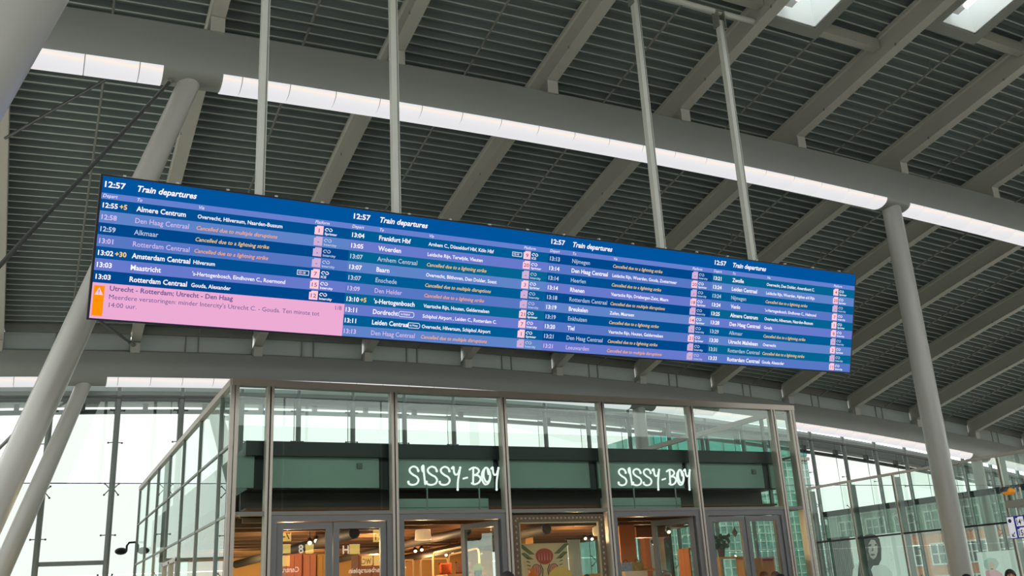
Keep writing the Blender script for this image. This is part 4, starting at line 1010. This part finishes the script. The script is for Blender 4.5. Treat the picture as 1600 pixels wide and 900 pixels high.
# double headed lamp outside at left
lp = thing('street_lamp', (2.86, 31, 0), 'dark double headed lamp outside the glass at lower left', 'street lamp')
MB().tube([(2.86,31,0),(2.86,31,3.80)], .035, 8).build('pole', DARKM, lp)
MB().tube([(2.60,31,3.55),(2.60,31,3.70),(2.66,31,3.79),(2.86,31,3.80),(3.06,31,3.79),(3.10,31,3.70),(3.10,31,3.55)], .03, 8).build('arm', DARKM, lp, smooth=True)
for x in (2.45, 3.25): MB().ball((x,31,3.55), .14, 14, (1.25,1,.75)).tube([(x+(.1 if x < 2.8 else -.1),31,3.55),(2.60 if x < 2.8 else 3.10,31,3.55)], .035, 8).build('lamp_head', DARKM, lp, smooth=True)

# ------------------------------------------------------------------ platform sign at the right edge
XG = 17.5
sA, sB = atX(1569, 808, XG), atX(1581, 842, XG); yl = (sA.y+sB.y)/2; z1_, z0_ = sA.z, sB.z
LN = 2.6
sg = thing('platform_sign', (XG, yl-LN/2, z0_), 'blue and white hanging platform sign with numbers 14 and 15 at the right edge', 'sign')
NAVY = mat('sign navy', (26,34,128), .4, emit=(26,34,128), es=.4); SW = mat('sign white', (226,228,240), .4, emit=(230,232,244), es=.35); SINK = mat('sign ink', (16,20,60), .5)
MB().box(XG, yl-LN, z0_, XG+.16, yl, z1_).build('sign_box', NAVY, sg)
def sgp(u, v, d): return Vector((XG-d, yl-u, z0_+v))
SH = z1_-z0_; wu = .165
mb = MB().add([sgp(.012,.012,.003), sgp(wu,.012,.003), sgp(wu,SH-.012,.003), sgp(.012,SH-.012,.003)], [(0,1,2,3)]); mb.build('white_field', SW, sg, fix=False)
mb = MB().add([sgp(.075+.038*math.cos(t), SH-.085+.038*math.sin(t), .006) for t in [2*PI*k/18 for k in range(18)]], [tuple(range(18))]); mb.build('round_symbol', SINK, sg, fix=False)
mb = MB(); stroke(mb, [(.135,.12),(.07,.045)], .016, .006, sgp); stroke(mb, [(.07,.095),(.07,.045),(.12,.045)], .016, .006, sgp); mb.build('arrow', SINK, sg, fix=False)
for v0, tx in ((SH*.53, '14a'), (SH*.04, '15a')):
    for q in range(2):
        uu = wu+.04+q*.42
        MB().add([sgp(uu,v0,.003), sgp(uu+.17,v0,.003), sgp(uu+.17,v0+SH*.42,.003), sgp(uu+.06,v0+SH*.42,.003), sgp(uu+.04,v0+SH*.36,.003), sgp(uu,v0+SH*.36,.003)], [(0,1,2,3,4,5)]).build('number_flag', SW, sg, fix=False)
SST = {'n': ('14', SH*.24, .095, 0, .01), 's': ('a', SH*.10, .025, 0, .0)}
SJ = [('14','n',wu+.058,SH*.60),('a','s',wu+.168,SH*.74),('15','n',wu+.058,SH*.11),('a','s',wu+.168,SH*.25)]
mb = MB()
for j, (vs, fs, wd) in zip(SJ, run_text(SJ, SST)): mb.add([sgp(j[2]+x, j[3]+y, .006) for x, y in vs], fs)
tag(mb.build('lettering', SINK, sg, fix=False), kind='stuff')
pb = atX(1574, 788, XG); 
for yy in (yl-.28, yl-.38): MB().tube([(XG+.08,yy,z1_),(XG+.08,yy,pb.z+.30)], .018, 8).build('hanger_rod', M['pendant'], sg)
MB().box(XG-.02, yl-LN, pb.z-.07, XG+.18, yl-.08, pb.z+.07).build('cable_tray', M['girder'], sg)
MB().box(XG+.02, yl-LN-.15, 0, XG+.17, yl-LN, pb.z+.07).build('support_post', M['girder'], sg)
lo = atX(1576, 768, XG); o = thing('warning_lamp', (XG, lo.y, lo.z), 'orange hooded lamp above the platform sign', 'lamp')
MB().ball((XG, lo.y, lo.z), .12, 14, (.8,1.1,.62)).build('lens', mat('orange lens', (222,140,30), .3, emit=(230,150,40), es=.25), o, smooth=True)
MB().lathe((XG+.0, lo.y+.05, lo.z+.0), [(.13,0),(.12,.05),(.07,.09),(.001,.10)], 14).build('hood', M['dark_rod'], o, smooth=True)
MB().box(XG-.02, lo.y-.02, pb.z+.07, XG+.02, lo.y+.02, lo.z-.05).build('bracket', M['dark_rod'], o)

# ------------------------------------------------------------------ wayfinding sign behind the viewer's right shoulder, mirrored in the left shop doors
wy = 1.3
ws = thing('wayfinding_sign', (7.4, wy, 3), 'dark blue lit wayfinding sign facing the shop, reflected in its left doors', 'sign')
YL = glow('sign yellow light', (255,214,120), 4.5); WL = glow('sign white light', (255,240,220), 4.5)
def V(px, py): return at(px, py, 2*(YS+.03)-wy)
a_, b_ = V(425, 822), V(612, 900)
MB().box(a_.x, wy-.15, b_.z-.1, b_.x, wy, a_.z).build('sign_box', mat('deep blue sign', (18,22,60), .5), ws)
for (x0, y0, x1, y1) in ((436,832,455,846),(438,850,454,865),(477,850,490,865),(437,868,453,885),(583,828,601,847),(546,850,562,866),(565,868,582,884),(584,868,601,884)):
    p_, q_ = V(x0, y1), V(x1, y0); MB().box(p_.x, wy, p_.z, q_.x, wy+.01, q_.z).build('pictogram_field', YL, ws)
WST = {'c': ('Centrum', .15, .68, 0, .006), 'j': ('Jaarbeursplein', .15, 1.15, 0, .006), 'h': ('H', .24, .20, 0, .01), 'w': ('WC', .16, .30, 0, .01), 'n': ('21', .2, .26, 0, .01), 'm': ('7-1', .18, .34, 0, .01)}
WJ = [('Centrum','c',467,893.5,WL),('Jaarbeursplein','j',600,893.5,WL),('H','h',545,865,WL),('8','h',474,864,WL),('WC','w',580,881,'d'),('21','n',598,843,'d'),('7-1','m',453,842,'d')]
WINK = mat('sign dark ink', (20,20,40), .5); ml, md = MB(), MB()
for j, (vs, fs, wd) in zip(WJ, run_text(WJ, WST)):
    p_ = V(j[2], j[3]); (md if j[4] == 'd' else ml).add([(p_.x-x, wy+(.016 if j[4] == 'd' else .012), p_.z+y) for x, y in vs], fs)
tag(ml.build('lettering', WL, ws, fix=False), kind='stuff'); tag(md.build('lettering', WINK, ws, fix=False), kind='stuff')
for x in (a_.x+.3, b_.x-.3): MB().tube([(x,wy-.07,a_.z),(x,wy-.07,zr(x,wy)+.6)], .03, 8).build('hanger_rod', M['pendant'], ws)

# ------------------------------------------------------------------ people (only the crowns of their heads reach into the picture)
def skin_mesh(name, verts, edges, radii, mt, parent, root=0, sub=2):
    me = bpy.data.meshes.new(name); me.from_pydata(verts, edges, []); me.materials.append(mt)
    o = bpy.data.objects.new(name, me); COL.objects.link(o); o.parent = parent
    md_ = o.modifiers.new('skin', 'SKIN'); 
    for i, r in enumerate(radii):
        sv = me.skin_vertices[0].data[i]; sv.radius = r if isinstance(r, tuple) else (r, r); sv.use_root = (i == root)
    md_.use_smooth_shade = True
    ss = o.modifiers.new('sub', 'SUBSURF'); ss.levels = 1; ss.render_levels = sub
    return o
def person(px, py, Y, label, hair_c, skin_c, coat_c, leg_c, face=PI):
    top = at(px, py, Y); h = top.z; k = h/1.80
    o = thing('person', (top.x, Y, 0), label, 'person'); o.rotation_euler = (0,0,face)
    n_ = label[:14]
    SKN = mat('skin '+n_, skin_c, .5); HRM = mat('hair '+n_, hair_c, .6, var=.3, scale=30); CT = mat('coat '+n_, coat_c, .8); TR = mat('trousers '+n_, leg_c, .8)
    v = []; e = []; r = []
    def A(p, rad, par=None):
        v.append(tuple(q*k for q in p)); r.append(tuple(q*k for q in rad) if isinstance(rad, tuple) else rad*k)
        if par is not None: e.append((par, len(v)-1))
        return len(v)-1
    pel = A((0,0,.95), (.13,.10)); ch = A((0,0,1.25), (.14,.10), pel); sh = A((0,0,1.42), (.11,.08), ch); nk = A((0,.01,1.52), .052, sh); jw = A((0,-.01,1.60), (.062,.07), nk); hd = A((0,.0,1.69), (.072,.09), jw); A((0,.0,1.755), (.045,.055), hd)
    for s_ in (-1, 1):
        a1 = A((s_*.17,0,1.41), .05, sh); a2 = A((s_*.22,.02,1.13), .04, a1); a3 = A((s_*.24,-.05,.88), .028, a2); a4 = A((s_*.24,-.07,.80), (.035,.018), a3)
        for i, (dx, L_) in enumerate(((-.024,.075),(-.008,.085),(.008,.08),(.024,.065))):
            f1 = A((s_*.24+dx*.4,-.085+dx,.745), .009, a4); A((s_*.235+dx*.4,-.10+dx,.745-L_*.6), .008, f1)
        t1 = A((s_*.225,-.11,.80), .010, a4); A((s_*.22,-.13,.76), .009, t1)
        l1 = A((s_*.09,0,.86), .085, pel); l2 = A((s_*.10,-.01,.48), .055, l1); l3 = A((s_*.10,.02,.10), .038, l2); A((s_*.10,-.12,.04), (.04,.03), l3)
    skin_mesh('body', v, e, r, SKN, o, 0, 2)
    # garments a little larger than the body
    jv = [(0,0,.92),(0,0,1.25),(0,0,1.42),(0,.01,1.49)]; jr = [(.165,.13),(.165,.125),(.13,.10),(.075,.075)]; je = [(0,1),(1,2),(2,3)]
    for s_ in (-1, 1):
        b0 = len(jv); jv += [(s_*.175,0,1.41),(s_*.222,.02,1.13),(s_*.24,-.045,.90)]; jr += [.068,.058,.045]; je += [(2,b0),(b0,b0+1),(b0+1,b0+2)]
    skin_mesh('jacket', [tuple(q*k for q in p) for p in jv], je, [tuple(q*k for q in p) if isinstance(p, tuple) else p*k for p in jr], CT, o)
    tv = [(0,0,.97),(0,0,.90)]; tr_ = [(.14,.11),(.13,.11)]; te = [(0,1)]
    for s_ in (-1, 1):
        b0 = len(tv); tv += [(s_*.09,0,.84),(s_*.10,-.01,.48),(s_*.10,.02,.10)]; tr_ += [.10,.07,.06]; te += [(1,b0),(b0,b0+1),(b0+1,b0+2)]
    skin_mesh('trousers', [tuple(q*k for q in p) for p in tv], te, [tuple(q*k for q in p) if isinstance(p, tuple) else p*k for p in tr_], TR, o)
    def sub(mb, name, mt): mb.v = [tuple(q*k for q in p) for p in mb.v]; q = mb.mesh(name, mt); shade(q, 60); c = bpy.data.objects.new(name, q); COL.objects.link(c); c.parent = o
    # hair: cap over the crown and the back of the skull
    mb = MB(); N = 20; vs = []; fs = []
    for i in range(9):
        th = PI*.62*i/8
        for j in range(N):
            ph = 2*PI*j/N; back = .5+.5*math.sin(ph)      # +y is the back
            t2 = th*(.62+.48*back)
            vs.append((.090*math.sin(t2)*math.cos(ph), .012+.106*math.sin(t2)*math.sin(ph), 1.69+.112*math.cos(t2)))
    for i in range(8):
        for j in range(N): fs.append((i*N+j, (i+1)*N+j, (i+1)*N+(j+1) % N, i*N+(j+1) % N))
    mb.add(vs, fs); sub(mb, 'hair', HRM)
    sub(MB().ball((0,-.088,1.662), .014, 8, (.8,1,1.4)), 'nose', SKN)
    for s_ in (-1, 1):
        sub(MB().ball((s_*.079,.005,1.668), .02, 8, (.35,.7,1.2)), 'ear', SKN); sub(MB().ball((s_*.03,-.076,1.69), .010, 8, (1.2,.5,.7)), 'eye', DARKM)
        sub(MB().box(s_*.03-.018,-.088,1.708,s_*.03+.018,-.078,1.714), 'eyebrow', HRM)
        sub(MB().ball((s_*.10,-.06,.035), .05, 10, (.9,2.2,.7)), 'shoe', DARKM)
    sub(MB().ball((0,-.076,1.625), .02, 8, (1.1,.35,.28)), 'mouth', mat('lips '+n_, (160,90,84), .5))
person(793, 892.5, 9.8, 'person with dark hair whose crown shows below the second shop doorway', (38,30,30), (200,160,136), (60,60,66), (40,44,56), 0)
person(1218, 896.5, 12.2, 'person with black hair, crown just showing by the right double doors', (22,20,22), (190,150,124), (90,70,60), (36,36,40), PI)
person(1510, 896.5, 10.9, 'person with black hair in front of the upright column', (20,18,20), (196,156,130), (40,46,60), (40,40,44), 0)
person(1577, 889, 10.4, 'man with short dark hair at right, forehead showing', (34,28,26), (206,160,132), (70,72,70), (44,44,50), -.75)
